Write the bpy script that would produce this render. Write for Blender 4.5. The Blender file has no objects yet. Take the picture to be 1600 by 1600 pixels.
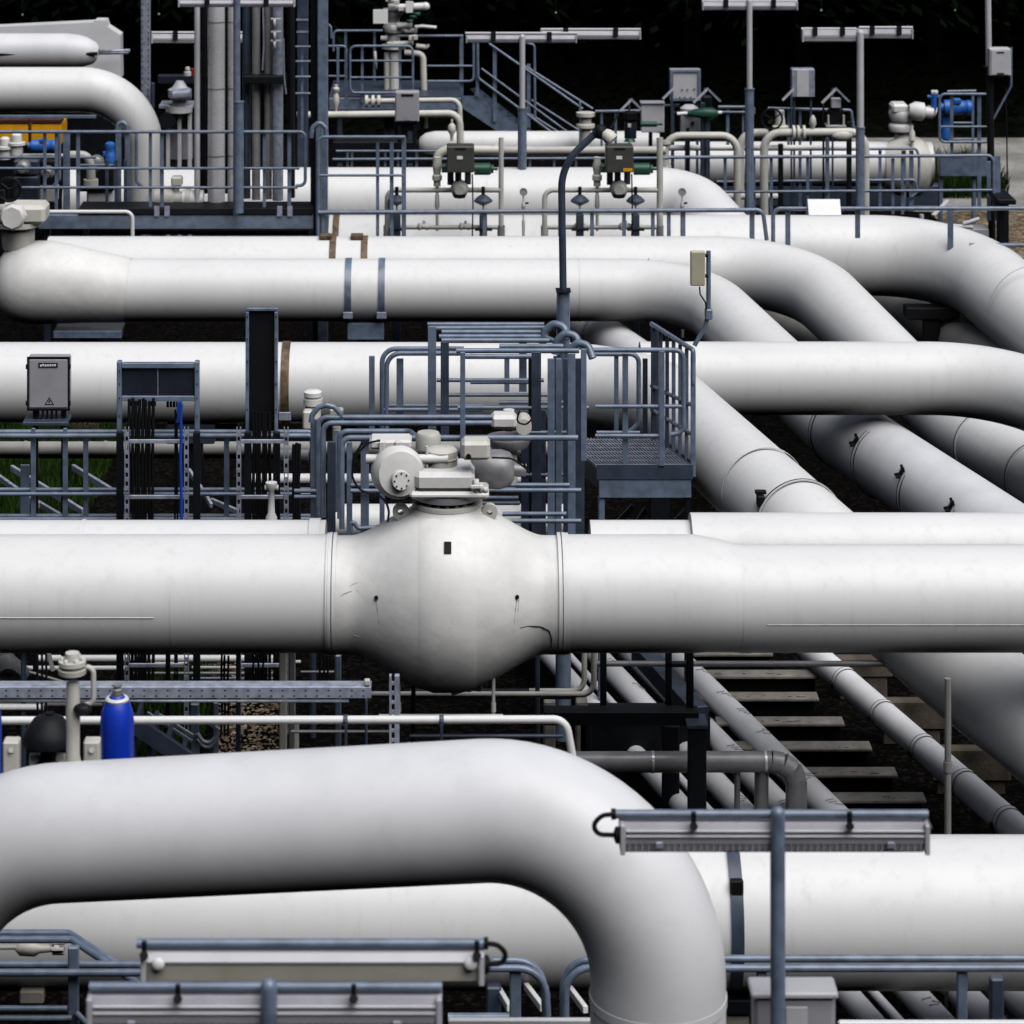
import bpy, bmesh, math, random
from mathutils import Vector, Matrix, Quaternion
random.seed(7)
R = math.radians
SC = bpy.context.scene
COL = SC.collection

# ------------------------------------------------------------------ view of the yard
F, CX, YH, H = 4500.0, 700.0, -515.0, 10.0     # focal length, view axis column, horizon row, eye height
SK = 1200.0 / 4500.0                            # the pipe bed runs askew to the cross rows by this much per metre
def S(X, D): return X - SK * D
BED = Vector((-SK, 1, 0)).normalized()

def P(x, y, D):
    return Vector(((x - CX) * D / F, D, H - (y - YH) * D / F))

def M(px, D):
    return px * D / F

def XW(x, D): return (x - CX) * D / F
def ZW(y, D): return H - (y - YH) * D / F
def YP(z, D): return YH + F * (H - z) / D

# ------------------------------------------------------------------ materials
MATS = {}
def mat(name, col, rough=0.5, metal=0.0, var=0.06, scale=3.0, stain=0.0, stain_col=(0.2, 0.18, 0.14), bump=0.0, bscale=60.0,
        speck=0.0, col2=None, spec=0.5, streak=False):
    m = bpy.data.materials.new(name); m.use_nodes = True
    nt = m.node_tree; N = nt.nodes; L = nt.links
    b = N['Principled BSDF']
    b.inputs['Roughness'].default_value = rough
    b.inputs['Metallic'].default_value = metal
    b.inputs['Specular IOR Level'].default_value = spec
    tc = N.new('ShaderNodeTexCoord')
    n1 = N.new('ShaderNodeTexNoise'); n1.inputs['Scale'].default_value = scale; n1.inputs['Detail'].default_value = 6
    L.new(tc.outputs['Object'], n1.inputs['Vector'])
    r1 = N.new('ShaderNodeValToRGB')
    c2 = col2 if col2 else tuple(max(0, c * (1 - 2.2 * var)) for c in col)
    c1 = tuple(min(1, c * (1 + var)) for c in col)
    r1.color_ramp.elements[0].position = 0.32; r1.color_ramp.elements[0].color = (*c2, 1)
    r1.color_ramp.elements[1].position = 0.62; r1.color_ramp.elements[1].color = (*c1, 1)
    L.new(n1.outputs['Fac'], r1.inputs['Fac'])
    out = r1.outputs['Color']
    if stain > 0:
        mp = N.new('ShaderNodeMapping')
        mp.inputs['Scale'].default_value = (7, 7, 0.55) if streak else (1.7, 1.7, 1.7)
        L.new(tc.outputs['Object'], mp.inputs['Vector'])
        n2 = N.new('ShaderNodeTexNoise'); n2.inputs['Scale'].default_value = 1.6; n2.inputs['Detail'].default_value = 9
        n2.inputs['Roughness'].default_value = 0.68
        L.new(mp.outputs['Vector'], n2.inputs['Vector'])
        r2 = N.new('ShaderNodeValToRGB')
        r2.color_ramp.elements[0].position = 0.52; r2.color_ramp.elements[0].color = (0, 0, 0, 1)
        r2.color_ramp.elements[1].position = 0.80; r2.color_ramp.elements[1].color = (stain, stain, stain, 1)
        L.new(n2.outputs['Fac'], r2.inputs['Fac'])
        mx = N.new('ShaderNodeMix'); mx.data_type = 'RGBA'
        L.new(r2.outputs['Color'], mx.inputs[0]); L.new(out, mx.inputs[6]); mx.inputs[7].default_value = (*stain_col, 1)
        out = mx.outputs[2]
        # roughness follows the stains a little
        ma = N.new('ShaderNodeMath'); ma.operation = 'MULTIPLY_ADD'
        L.new(n2.outputs['Fac'], ma.inputs[0]); ma.inputs[1].default_value = 0.35; ma.inputs[2].default_value = max(0.0, rough - 0.17)
        L.new(ma.outputs[0], b.inputs['Roughness'])
    if speck > 0:
        n3 = N.new('ShaderNodeTexNoise'); n3.inputs['Scale'].default_value = 38; n3.inputs['Detail'].default_value = 4
        L.new(tc.outputs['Object'], n3.inputs['Vector'])
        r3 = N.new('ShaderNodeValToRGB')
        r3.color_ramp.elements[0].position = 0.66; r3.color_ramp.elements[0].color = (0, 0, 0, 1)
        r3.color_ramp.elements[1].position = 0.74; r3.color_ramp.elements[1].color = (speck, speck, speck, 1)
        L.new(n3.outputs['Fac'], r3.inputs['Fac'])
        mx = N.new('ShaderNodeMix'); mx.data_type = 'RGBA'
        L.new(r3.outputs['Color'], mx.inputs[0]); L.new(out, mx.inputs[6]); mx.inputs[7].default_value = (*stain_col, 1)
        out = mx.outputs[2]
    L.new(out, b.inputs['Base Color'])
    if bump > 0:
        n4 = N.new('ShaderNodeTexNoise'); n4.inputs['Scale'].default_value = bscale; n4.inputs['Detail'].default_value = 5
        L.new(tc.outputs['Object'], n4.inputs['Vector'])
        bp = N.new('ShaderNodeBump'); bp.inputs['Strength'].default_value = bump; bp.inputs['Distance'].default_value = 0.01
        L.new(n4.outputs['Fac'], bp.inputs['Height']); L.new(bp.outputs['Normal'], b.inputs['Normal'])
    MATS[name] = m
    return m

W  = mat('white_paint', (.785, .795, .805), .36, var=.018, scale=1.2, stain=.24, stain_col=(.36, .36, .31), streak=True, speck=.08, bump=.10, bscale=9)
WJ = mat('white_jacket', (.84, .85, .88), .45, var=.04, scale=2.4, stain=.22, stain_col=(.42, .42, .42), speck=.2, bump=.25, bscale=6)
W2 = mat('white_paint_cladding', (.74, .755, .79), .38, var=.04, scale=1.6, stain=.26, stain_col=(.36, .37, .36), speck=.12, bump=.10, bscale=5)
WV = mat('valve_white_paint', (.785, .79, .785), .40, var=.05, scale=2.6, stain=.30, stain_col=(.33, .33, .29), speck=.25, bump=.42, bscale=7)
WC = mat('cream_paint', (.66, .65, .60), .42, var=.05, scale=4, stain=.28, stain_col=(.30, .27, .20), speck=.15, bump=.05)
WG = mat('grey_white_pipe', (.56, .56, .53), .42, var=.06, scale=4, stain=.25, stain_col=(.26, .25, .21), speck=.1)
RL = mat('blue_grey_rail', (.150, .200, .290), .33, var=.14, scale=9, stain=.45, stain_col=(.045, .055, .075), speck=.2, spec=.9)
RD = mat('dark_blue_steel', (.045, .062, .098), .42, var=.14, scale=7, stain=.3, stain_col=(.03, .035, .045))
GV = mat('galvanised_steel', (.36, .40, .50), .40, metal=.35, var=.14, scale=14, stain=.2, stain_col=(.2, .22, .26))
GB = mat('grey_box_paint', (.37, .37, .41), .42, var=.04, scale=5, stain=.25, stain_col=(.2, .2, .21))
LG = mat('light_grey_box', (.55, .56, .60), .42, var=.04, scale=5, stain=.2, stain_col=(.33, .33, .33))
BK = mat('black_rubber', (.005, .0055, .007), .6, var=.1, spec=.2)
BS = mat('black_steel', (.006, .0075, .011), .55, var=.15, scale=8, spec=.22)
DP = mat('dark_panel', (.014, .018, .032), .5, var=.15, scale=5, spec=.3)
OL = mat('dark_olive_box', (.060, .060, .056), .45, var=.08, scale=6, stain=.2, stain_col=(.03, .03, .028))
GR = mat('green_paint', (.010, .075, .045), .4, var=.1, scale=8)
BL = mat('bottle_blue', (.004, .04, .50), .38, var=.06, scale=6, stain=.18, stain_col=(.004, .015, .12))
BM = mat('motor_blue', (.02, .13, .50), .4, var=.08, scale=6, stain=.2, stain_col=(.02, .06, .2))
YE = mat('yellow_paint', (.82, .40, .008), .45, var=.06, scale=4, stain=.15, stain_col=(.4, .2, .03))
RS = mat('rusty_strap', (.14, .095, .055), .6, var=.3, scale=12, stain=.5, stain_col=(.04, .03, .025))
ST = mat('stainless_cladding', (.72, .73, .76), .26, metal=.3, var=.02, scale=3, stain=.25, stain_col=(.2, .2, .2))
SD = mat('dull_cladding', (.29, .29, .305), .40, metal=.25, var=.12, scale=4, stain=.3, stain_col=(.09, .09, .09))
CO = mat('concrete', (.24, .225, .20), .85, var=.18, scale=5, stain=.5, stain_col=(.07, .06, .045), speck=.4, bump=.5, bscale=40)
CB = mat('mossy_concrete', (.085, .07, .055), .9, var=.3, scale=4, stain=.7, stain_col=(.025, .024, .016), speck=.5, bump=.6, bscale=30)
DF = mat('lamp_diffuser_grey', (.46, .46, .52), .30, var=.06, scale=6, stain=.25, stain_col=(.3, .3, .34), spec=.5)
DB = mat('lamp_diffuser_beige', (.52, .51, .43), .30, var=.05, scale=5, stain=.2, stain_col=(.36, .35, .28))
WS = mat('white_sign', (.90, .91, .92), .5, var=.01)
RE = mat('red_paint', (.35, .012, .012), .5, var=.05)
BE = mat('beige_plastic', (.50, .48, .36), .45, var=.04, scale=5, stain=.15, stain_col=(.3, .28, .2))
BC = mat('blue_cable', (.01, .06, .42), .5, var=.05)
GRT = mat('grating_steel', (.16, .20, .28), .45, var=.12, scale=12)

# ------------------------------------------------------------------ mesh builder
class MB:
    def __init__(s): s.v = []; s.f = []; s.sm = []
    def add(s, vs, fs, smooth):
        o = len(s.v); s.v += [tuple(v) for v in vs]
        for f in fs: s.f.append([i + o for i in f]); s.sm.append(smooth)
        return s
    def box(s, a, b, ch=None):
        x0, y0, z0 = [min(a[i], b[i]) for i in range(3)]; x1, y1, z1 = [max(a[i], b[i]) for i in range(3)]
        d = min(x1 - x0, y1 - y0, z1 - z0)
        c = min(d * .16, .012) if ch is None else min(ch, d * .45)
        return s.cham(Matrix.Identity(4), (x0, y0, z0), (x1, y1, z1), c)
    def cham(s, Mx, lo, hi, c):
        vs = {}; L = []
        for ix in (0, 1):
            for iy in (0, 1):
                for iz in (0, 1):
                    p = [hi[0] if ix else lo[0], hi[1] if iy else lo[1], hi[2] if iz else lo[2]]
                    sg = [-1 if ix else 1, -1 if iy else 1, -1 if iz else 1]
                    for k in range(3):
                        q = [p[j] + (0 if j == k else sg[j] * c) for j in range(3)]
                        vs[(ix, iy, iz, k)] = len(L); L.append(Mx @ Vector(q))
        fs = []
        for k in range(3):
            i, j = [t for t in range(3) if t != k]
            for e in (0, 1):
                q = []
                for (u, w) in ((0, 0), (1, 0), (1, 1), (0, 1)):
                    idx = [0, 0, 0]; idx[k] = e; idx[i] = u; idx[j] = w
                    q.append(vs[(*idx, k)])
                fs.append(q)
        for k in range(3):           # edges along axis k
            i, j = [t for t in range(3) if t != k]
            for u in (0, 1):
                for w in (0, 1):
                    a = [0, 0, 0]; a[i] = u; a[j] = w; b = list(a); b[k] = 1
                    fs.append([vs[(*a, i)], vs[(*b, i)], vs[(*b, j)], vs[(*a, j)]])
        for ix in (0, 1):
            for iy in (0, 1):
                for iz in (0, 1):
                    fs.append([vs[(ix, iy, iz, 0)], vs[(ix, iy, iz, 1)], vs[(ix, iy, iz, 2)]])
        return s.add(L, fs, False)
    def pbox(s, x0, y0, x1, y1, D, dep, ch=None):
        a = P(x0, y0, D); b = P(x1, y1, D)
        return s.box((a.x, D, a.z), (b.x, D + dep, b.z), ch)
    def beam(s, a, b, w, h, up=(0, 0, 1), ch=.004):
        a = Vector(a); b = Vector(b); z = (b - a); Ln = z.length; z.normalize()
        u = Vector(up); x = u.cross(z)
        if x.length < 1e-4: x = Vector((0, 1, 0)).cross(z)
        x.normalize(); y = z.cross(x)
        Mx = Matrix((x, y, z)).transposed().to_4x4(); Mx.translation = a
        return s.cham(Mx, (-w / 2, -h / 2, 0), (w / 2, h / 2, Ln), min(ch, w * .4, h * .4))
    def loft(s, pts, rad, seg=16, caps=True, smooth=True):
        n = len(pts); pts = [Vector(p) for p in pts]
        T = []
        for i in range(n):
            a = pts[max(0, i - 1)]; b = pts[min(n - 1, i + 1)]
            t = (b - a)
            T.append(t.normalized() if t.length > 1e-9 else (T[-1] if T else Vector((1, 0, 0))))
        ref = Vector((0, 0, 1)) if abs(T[0].z) < .9 else Vector((0, 1, 0))
        u = T[0].cross(ref).normalized()
        vs = []; fs = []
        for i in range(n):
            if i:
                q = T[i - 1].rotation_difference(T[i]); u = q @ u
                u = (u - T[i] * u.dot(T[i])).normalized()
            w = T[i].cross(u); r = rad[i] if isinstance(rad, (list, tuple)) else rad
            for k in range(seg):
                an = 2 * math.pi * k / seg
                vs.append(pts[i] + (u * math.cos(an) + w * math.sin(an)) * r)
        for i in range(n - 1):
            for k in range(seg):
                k2 = (k + 1) % seg
                fs.append([i * seg + k, i * seg + k2, (i + 1) * seg + k2, (i + 1) * seg + k])
        s.add(vs, fs, smooth)
        if caps:
            s.add(vs[:seg], [list(range(seg))[::-1]], False)
            s.add(vs[-seg:], [list(range(seg))], False)
        return s
    def tube(s, pts, r, seg=10, fil=0.0, fn=6, caps=True):
        return s.loft(fillet([Vector(p) for p in pts], fil, fn), r, seg, caps)
    def cyl(s, a, b, r, seg=16, r2=None):
        return s.loft([a, b], [r, r if r2 is None else r2], seg)
    def lathe(s, o, ax, prof, seg=20):
        o = Vector(o); ax = Vector(ax).normalized()
        pts = [o + ax * t for t, r in prof]
        # straight axis: build rings explicitly so that equal t steps stay crisp
        ref = Vector((0, 0, 1)) if abs(ax.z) < .9 else Vector((0, 1, 0))
        u = ax.cross(ref).normalized(); w = ax.cross(u)
        prev = None
        for i in range(len(prof) - 1):
            vs = []
            for (t, r) in (prof[i], prof[i + 1]):
                for k in range(seg):
                    an = 2 * math.pi * k / seg
                    vs.append(o + ax * t + (u * math.cos(an) + w * math.sin(an)) * max(r, 1e-4))
            fs = [[k, (k + 1) % seg, seg + (k + 1) % seg, seg + k] for k in range(seg)]
            dt = abs(prof[i + 1][0] - prof[i][0]); dr = abs(prof[i + 1][1] - prof[i][1])
            s.add(vs, fs, True)
        return s
    def ring(s, c, ax, r, width, th, seg=32):
        return s.lathe(Vector(c) - Vector(ax).normalized() * width / 2, ax,
                       [(0, r - th * .5), (0, r + th), (width, r + th), (width, r - th * .5)], seg)
    def sphere(s, c, r, seg=16, sc=(1, 1, 1)):
        c = Vector(c); vs = []; fs = []; n = seg // 2
        for i in range(n + 1):
            th = math.pi * i / n
            for k in range(seg):
                an = 2 * math.pi * k / seg
                vs.append(c + Vector((math.sin(th) * math.cos(an) * sc[0], math.sin(th) * math.sin(an) * sc[1], math.cos(th) * sc[2])) * r)
        for i in range(n):
            for k in range(seg):
                k2 = (k + 1) % seg
                fs.append([i * seg + k, (i + 1) * seg + k, (i + 1) * seg + k2, i * seg + k2])
        return s.add(vs, fs, True)
    def prism(s, pts2, D, dep):
        """outline given as world (x, z) points, standing at depth D and dep thick"""
        n = len(pts2)
        vs = [(x, D, z) for x, z in pts2] + [(x, D + dep, z) for x, z in pts2]
        fs = [list(range(n)), list(range(n, 2 * n))[::-1]] + [[i, i + n, (i + 1) % n + n, (i + 1) % n] for i in range(n)]
        return s.add(vs, fs, False)
    def build(s, name, m, parent=None, weld=False):
        me = bpy.data.meshes.new(name)
        me.from_pydata(s.v, [], s.f)
        me.polygons.foreach_set('use_smooth', s.sm)
        bm = bmesh.new(); bm.from_mesh(me)
        bmesh.ops.remove_doubles(bm, verts=bm.verts, dist=2e-5)
        bmesh.ops.recalc_face_normals(bm, faces=bm.faces)
        for e in bm.edges:           # crease hard corners of turned shapes
            if len(e.link_faces) == 2 and e.link_faces[0].smooth and e.link_faces[1].smooth:
                if e.calc_face_angle(0) > 0.75: e.smooth = False
            else: e.smooth = False
        bm.to_mesh(me); bm.free()
        me.materials.append(m)
        o = bpy.data.objects.new(name, me); COL.objects.link(o)
        if parent is not None: o.parent = parent
        return o

def build2(mb, m, mb2, m2, name, parent=None):
    """one mesh, two paints: the second builder's faces carry the second material"""
    n = len(mb.f); mb.add(mb2.v, mb2.f, False)
    o = mb.build(name, m, parent); o.data.materials.append(m2)
    for i, p in enumerate(o.data.polygons):
        if i >= n: p.material_index = 1
    return o

def fillet(pts, fil, fn=6):
    if len(pts) < 3 or not fil: return pts
    out = [pts[0]]
    for i in range(1, len(pts) - 1):
        p = pts[i]; a = pts[i - 1] - p; b = pts[i + 1] - p
        la, lb = a.length, b.length
        if la < 1e-6 or lb < 1e-6: continue
        a = a / la; b = b / lb
        cosang = max(-1, min(1, a.dot(b))); ang = math.acos(cosang)
        if abs(math.pi - ang) < .02: out.append(p); continue
        rr = fil[i - 1] if isinstance(fil, (list, tuple)) else fil
        t = rr / math.tan(ang / 2)
        lim = min(la * (.98 if i == 1 else .49), lb * (.98 if i == len(pts) - 2 else .49))
        if t > lim: t = lim; rr = t * math.tan(ang / 2)
        p0 = p + a * t; p1 = p + b * t
        c = p + (a + b).normalized() * (rr / math.sin(ang / 2))
        v0 = p0 - c; v1 = p1 - c; tot = v0.angle(v1); axv = v0.cross(v1).normalized()
        for k in range(fn + 1):
            out.append(c + Quaternion(axv, tot * k / fn) @ v0)
    out.append(pts[-1])
    res = [out[0]]
    for p in out[1:]:
        if (p - res[-1]).length > 1e-5: res.append(p)
    return res

# ------------------------------------------------------------------ things
def tag(o, label, cat, group=None):
    o['label'] = label; o['category'] = cat
    if group: o['group'] = group
    return o

THINGS = []
def thing(name, label, cat, group=None):
    o = bpy.data.objects.new(name, None); COL.objects.link(o); o.empty_display_size = .2
    tag(o, label, cat, group); THINGS.append(o)
    return o

def single(mb, name, m, label, cat, group=None):
    o = mb.build(name, m); tag(o, label, cat, group); THINGS.append(o); return o

def structure(o):
    o['kind'] = 'structure'; return o

KIDS = {}
def kids(o):
    return [c for c in COL.objects if c.parent == o]

def settle(root):
    """move a thing's origin to the foot of its meshes"""
    ms = []
    def walk(o):
        if o.type == 'MESH': ms.append(o)
        for c in KIDS.get(o.name, []): walk(c)
    walk(root)
    if not ms: return
    lo = [1e9] * 3; hi = [-1e9] * 3
    for o in ms:
        for v in o.data.vertices:
            for i in range(3):
                lo[i] = min(lo[i], v.co[i]); hi[i] = max(hi[i], v.co[i])
    c = Vector(((lo[0] + hi[0]) / 2, (lo[1] + hi[1]) / 2, lo[2]))
    for o in ms: o.data.transform(Matrix.Translation(-c))
    root.location = c

def settle_all():
    for c in COL.objects:
        if c.parent: KIDS.setdefault(c.parent.name, []).append(c)
    for t in THINGS: settle(t)

def dup(root, delta, label):
    r = root.copy(); COL.objects.link(r); r.location = root.location + Vector(delta); r['label'] = label
    for c in KIDS.get(root.name, []):
        d = c.copy(); COL.objects.link(d); d.parent = r
        for g in KIDS.get(c.name, []):
            e = g.copy(); COL.objects.link(e); e.parent = d
    return r

def pp(pts, D):
    return [P(p[0], p[1], p[2] if len(p) > 2 else D) for p in pts]

RR = .0235
class Rail:
    """a guard rail: every tube and every post a part of its own"""
    def __init__(s, label, D, group='guard rails of the walkways', name='guard_rail', cat='railing', m=RL, r=RR):
        s.t = thing(name, label, cat, group); s.D = D; s.m = m; s.r = r
    def top(s, pts, fil=0., dbl=0., name='handrail', r=None, m=None):
        q = pp(pts, s.D)
        f = M(fil, s.D)
        MB().tube(q, r or s.r, 10, f).build(name, m or s.m, s.t)
        if dbl:
            MB().tube([v + Vector((0, dbl, 0)) for v in q], r or s.r, 10, f).build(name, m or s.m, s.t)
        return s
    def mid(s, pts, fil=0., dbl=0., r=None):
        return s.top(pts, fil, dbl, 'mid_rail', r or s.r * .8)
    def post(s, x, y0, y1, w=9, D=None, dep=.02, m=None, z=None):
        D = D or s.D + .05
        b = MB()
        a = P(x - w / 2, y0, D); c = P(x + w / 2, y1, D)
        b.box((a.x, D - dep / 2, a.z), (c.x, D + dep / 2, z if z is not None else c.z))
        b.build('post', m or s.m, s.t); return s
# ------------------------------------------------------------------ world, sun, camera
SUN_EL, SUN_AZ = 59.0, 140.0      # azimuth from +Y towards +X
SKY_STR, SUN_STR, EXPO = 0.05, 1.5, 0.74
wd = bpy.data.worlds.new('World'); SC.world = wd; wd.use_nodes = True
nt = wd.node_tree; bg = nt.nodes['Background']
sky = nt.nodes.new('ShaderNodeTexSky'); sky.sky_type = 'NISHITA'; sky.sun_disc = False
sky.sun_elevation = R(SUN_EL); sky.sun_rotation = R(SUN_AZ)
sky.air_density = 1.0; sky.dust_density = 4.0; sky.ozone_density = 1.0
hs = nt.nodes.new('ShaderNodeHueSaturation'); hs.inputs['Saturation'].default_value = .5      # a grey, clouded sky
nt.links.new(sky.outputs[0], hs.inputs['Color']); nt.links.new(hs.outputs[0], bg.inputs['Color'])
bg.inputs['Strength'].default_value = SKY_STR
sl = bpy.data.lights.new('sun', 'SUN'); sl.energy = SUN_STR; sl.angle = R(62); sl.color = (1, .985, .97)
so = bpy.data.objects.new('sun', sl); COL.objects.link(so)
d = Vector((math.sin(R(SUN_AZ)) * math.cos(R(SUN_EL)), math.cos(R(SUN_AZ)) * math.cos(R(SUN_EL)), math.sin(R(SUN_EL))))
so.rotation_euler = (-d).to_track_quat('-Z', 'Y').to_euler(); so.location = (10, 20, 40)

cd = bpy.data.cameras.new('camera'); co = bpy.data.objects.new('camera', cd); COL.objects.link(co)
co.location = (0, 0, H); co.rotation_euler = (R(90), 0, 0)
cd.sensor_fit = 'HORIZONTAL'; cd.sensor_width = 36; cd.lens = F / 1600 * 36
cd.shift_x = (800 - CX) / 1600; cd.shift_y = -(800 - YH) / 1600
cd.clip_start = .5; cd.clip_end = 1500
cd.dof.use_dof = True; cd.dof.focus_distance = 26.0; cd.dof.aperture_fstop = 3.6
SC.camera = co
SC.view_settings.view_transform = 'Standard'; SC.view_settings.look = 'None'
SC.view_settings.exposure = EXPO; SC.view_settings.gamma = 1
SC.cycles.max_bounces = 5; SC.cycles.diffuse_bounces = 0; SC.cycles.glossy_bounces = 3
try: SC.cycles.use_denoising = True
except Exception: pass

# ------------------------------------------------------------------ ground
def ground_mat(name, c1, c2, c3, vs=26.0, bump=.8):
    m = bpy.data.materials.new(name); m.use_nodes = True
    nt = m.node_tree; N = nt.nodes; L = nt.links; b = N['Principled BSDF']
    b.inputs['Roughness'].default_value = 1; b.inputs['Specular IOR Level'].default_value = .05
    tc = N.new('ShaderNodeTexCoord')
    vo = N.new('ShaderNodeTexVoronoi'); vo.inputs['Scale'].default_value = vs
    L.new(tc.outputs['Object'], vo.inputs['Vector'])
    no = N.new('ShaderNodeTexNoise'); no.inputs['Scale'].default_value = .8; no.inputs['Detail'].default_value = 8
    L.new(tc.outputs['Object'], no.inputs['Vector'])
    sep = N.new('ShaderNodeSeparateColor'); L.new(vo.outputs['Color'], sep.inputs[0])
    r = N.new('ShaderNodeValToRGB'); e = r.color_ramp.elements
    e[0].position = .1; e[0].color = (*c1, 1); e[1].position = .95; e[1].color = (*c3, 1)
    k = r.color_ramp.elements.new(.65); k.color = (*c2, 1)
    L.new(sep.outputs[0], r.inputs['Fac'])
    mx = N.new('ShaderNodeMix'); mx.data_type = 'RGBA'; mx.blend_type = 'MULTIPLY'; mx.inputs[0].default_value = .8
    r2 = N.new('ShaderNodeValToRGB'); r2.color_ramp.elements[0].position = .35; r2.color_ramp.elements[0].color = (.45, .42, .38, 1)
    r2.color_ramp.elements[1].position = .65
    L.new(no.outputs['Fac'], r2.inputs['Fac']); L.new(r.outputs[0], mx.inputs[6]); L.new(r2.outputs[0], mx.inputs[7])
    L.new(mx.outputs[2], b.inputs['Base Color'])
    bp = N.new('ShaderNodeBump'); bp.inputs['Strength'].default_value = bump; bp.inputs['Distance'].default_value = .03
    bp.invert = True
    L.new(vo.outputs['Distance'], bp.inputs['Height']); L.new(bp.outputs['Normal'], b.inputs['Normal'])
    return m

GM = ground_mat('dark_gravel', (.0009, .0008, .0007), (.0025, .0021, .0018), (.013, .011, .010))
PM = ground_mat('pale_hardstand', (.30, .30, .29), (.36, .36, .35), (.42, .42, .41), 40, .3)
HM = SM if False else None
BG = ground_mat('brown_gravel', (.10, .075, .05), (.22, .17, .12), (.38, .32, .25), 14)
SM = ground_mat('forest_soil', (.0015, .0015, .001), (.003, .0035, .002), (.006, .007, .004), 6)

def sheet(name, x0, x1, y0, y1, z, m):
    b = MB(); b.add([(x0, y0, z), (x1, y0, z), (x1, y1, z), (x0, y1, z)], [[0, 1, 2, 3]], False)
    return structure(b.build(name, m))
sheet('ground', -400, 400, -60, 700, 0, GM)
sheet('hardstand', 8.6, 60, 53.2, 61.6, .004, PM)
sheet('gravel_verge', 8.9, 60, 44, 53.19, .006, BG)

# unseen dark bowl of terrain, added to block low sky light
def hill_z(x, y):
    d = 0.0
    if y < 9: d = max(d, (9 - y))
    a = min(8.2, d * .92) + max(0, d - 13) * .95
    s = max(0, -34 - x, x - 42) * 1.0
    return min(58, max(a, s)) - .35 + .5 * math.sin(x * .21) * math.sin(y * .17)
b = MB(); vs = []; nx, ny = 70, 46
for j in range(ny + 1):
    for i in range(nx + 1):
        x = -130 + 270 * i / nx; y = -90 + 190 * j / ny
        vs.append((x, y, hill_z(x, y)))
b.add(vs, [[j * (nx + 1) + i, j * (nx + 1) + i + 1, (j + 1) * (nx + 1) + i + 1, (j + 1) * (nx + 1) + i] for j in range(ny) for i in range(nx)], True)
structure(b.build('sky_blocking_hill', SM))

# bank that rises to the wood behind the yard
def bank_z(x, y):
    t = max(0, min(1, (y - 61.7) / 9.0))
    return .01 + 1.35 * (t * t * (3 - 2 * t)) + max(0, y - 71) * .08 + .10 * math.sin(x * .8 + y) * t
b = MB(); nx, ny = 60, 24; vs = []
for j in range(ny + 1):
    for i in range(nx + 1):
        x = -60 + 120 * i / nx; y = 61.6 + 60 * (j / ny) ** 1.4
        vs.append((x, y, bank_z(x, y)))
fs = [[j * (nx + 1) + i, j * (nx + 1) + i + 1, (j + 1) * (nx + 1) + i + 1, (j + 1) * (nx + 1) + i] for j in range(ny) for i in range(nx)]
b.add(vs, fs, True); structure(b.build('embankment', SM))

def leaf_mat(name, c1, c2):
    m = bpy.data.materials.new(name); m.use_nodes = True
    nt = m.node_tree; N = nt.nodes; L = nt.links; b = N['Principled BSDF']
    b.inputs['Roughness'].default_value = 1; b.inputs['Specular IOR Level'].default_value = 0
    g = N.new('ShaderNodeNewGeometry'); r = N.new('ShaderNodeValToRGB')
    r.color_ramp.elements[0].color = (*c1, 1); r.color_ramp.elements[1].color = (*c2, 1)
    L.new(g.outputs['Random Per Island'], r.inputs['Fac']); L.new(r.outputs[0], b.inputs['Base Color'])
    return m
LFD = leaf_mat('conifer_needles', (.001, .002, .001), (.004, .007, .004))
LFB = leaf_mat('bank_ivy', (.001, .002, .001), (.003, .007, .002))
GRS = leaf_mat('grass_blades', (.010, .024, .005), (.030, .062, .014))
TRK = mat('bark', (.006, .005, .004), .95, var=.3, spec=.05)

# the wood: one dark mass of conifers with overhanging boughs
rnd = random.Random(3)
fb = MB(); V = []; Fc = []
def leafquad(c, u, w):
    o = len(V); V.extend([c - u, c + w * .35, c + u, c - w * .35]); Fc.append([o, o + 1, o + 2, o + 3])
for row, (yy, n) in enumerate(((66.3, 24), (72, 26), (76, 24))):
    for i in range(n):
        x = -26 + 54 * (i + rnd.random() * .7) / n; y = yy + rnd.uniform(-1.2, 1.2); h = rnd.uniform(15, 21); z0 = bank_z(x, y) + (2.3 if row == 0 else 0)
        for k in range(2600 if row == 0 else 420):
            t = rnd.random() ** 1.25
            z = z0 + .6 + t * h; rr = (1 - t) * (5.2 if row == 0 else 3.6) + .3; a = rnd.uniform(0, 2 * math.pi); q = rr * math.sqrt(rnd.random())
            c = Vector((x + math.cos(a) * q, y + math.sin(a) * q, z - q * .25))
            L_ = rnd.uniform(.12, .34) if row == 0 else rnd.uniform(.35, .8)
            dirv = Vector((math.cos(a), math.sin(a), -.35 + rnd.uniform(-.3, .3))).normalized()
            sd = dirv.cross(Vector((rnd.uniform(-.4, .4), rnd.uniform(-.4, .4), 1))).normalized()
            leafquad(c, dirv * L_, sd * L_)
fb.add(V, Fc, False)
o = fb.build('forest', LFD); o['kind'] = 'stuff'
fb = MB()
for i in range(46):
    x = -26 + 54 * i / 46 + rnd.uniform(-.4, .4); y = rnd.choice((72.3, 75.2, 67)); z = bank_z(x, y)
    fb.loft([(x, y, z - .2), (x, y, z + 6), (x + .1, y, z + 15)], [.24, .17, .05], 7)
o = fb.build('forest_trunks', TRK); o['kind'] = 'stuff'
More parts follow.
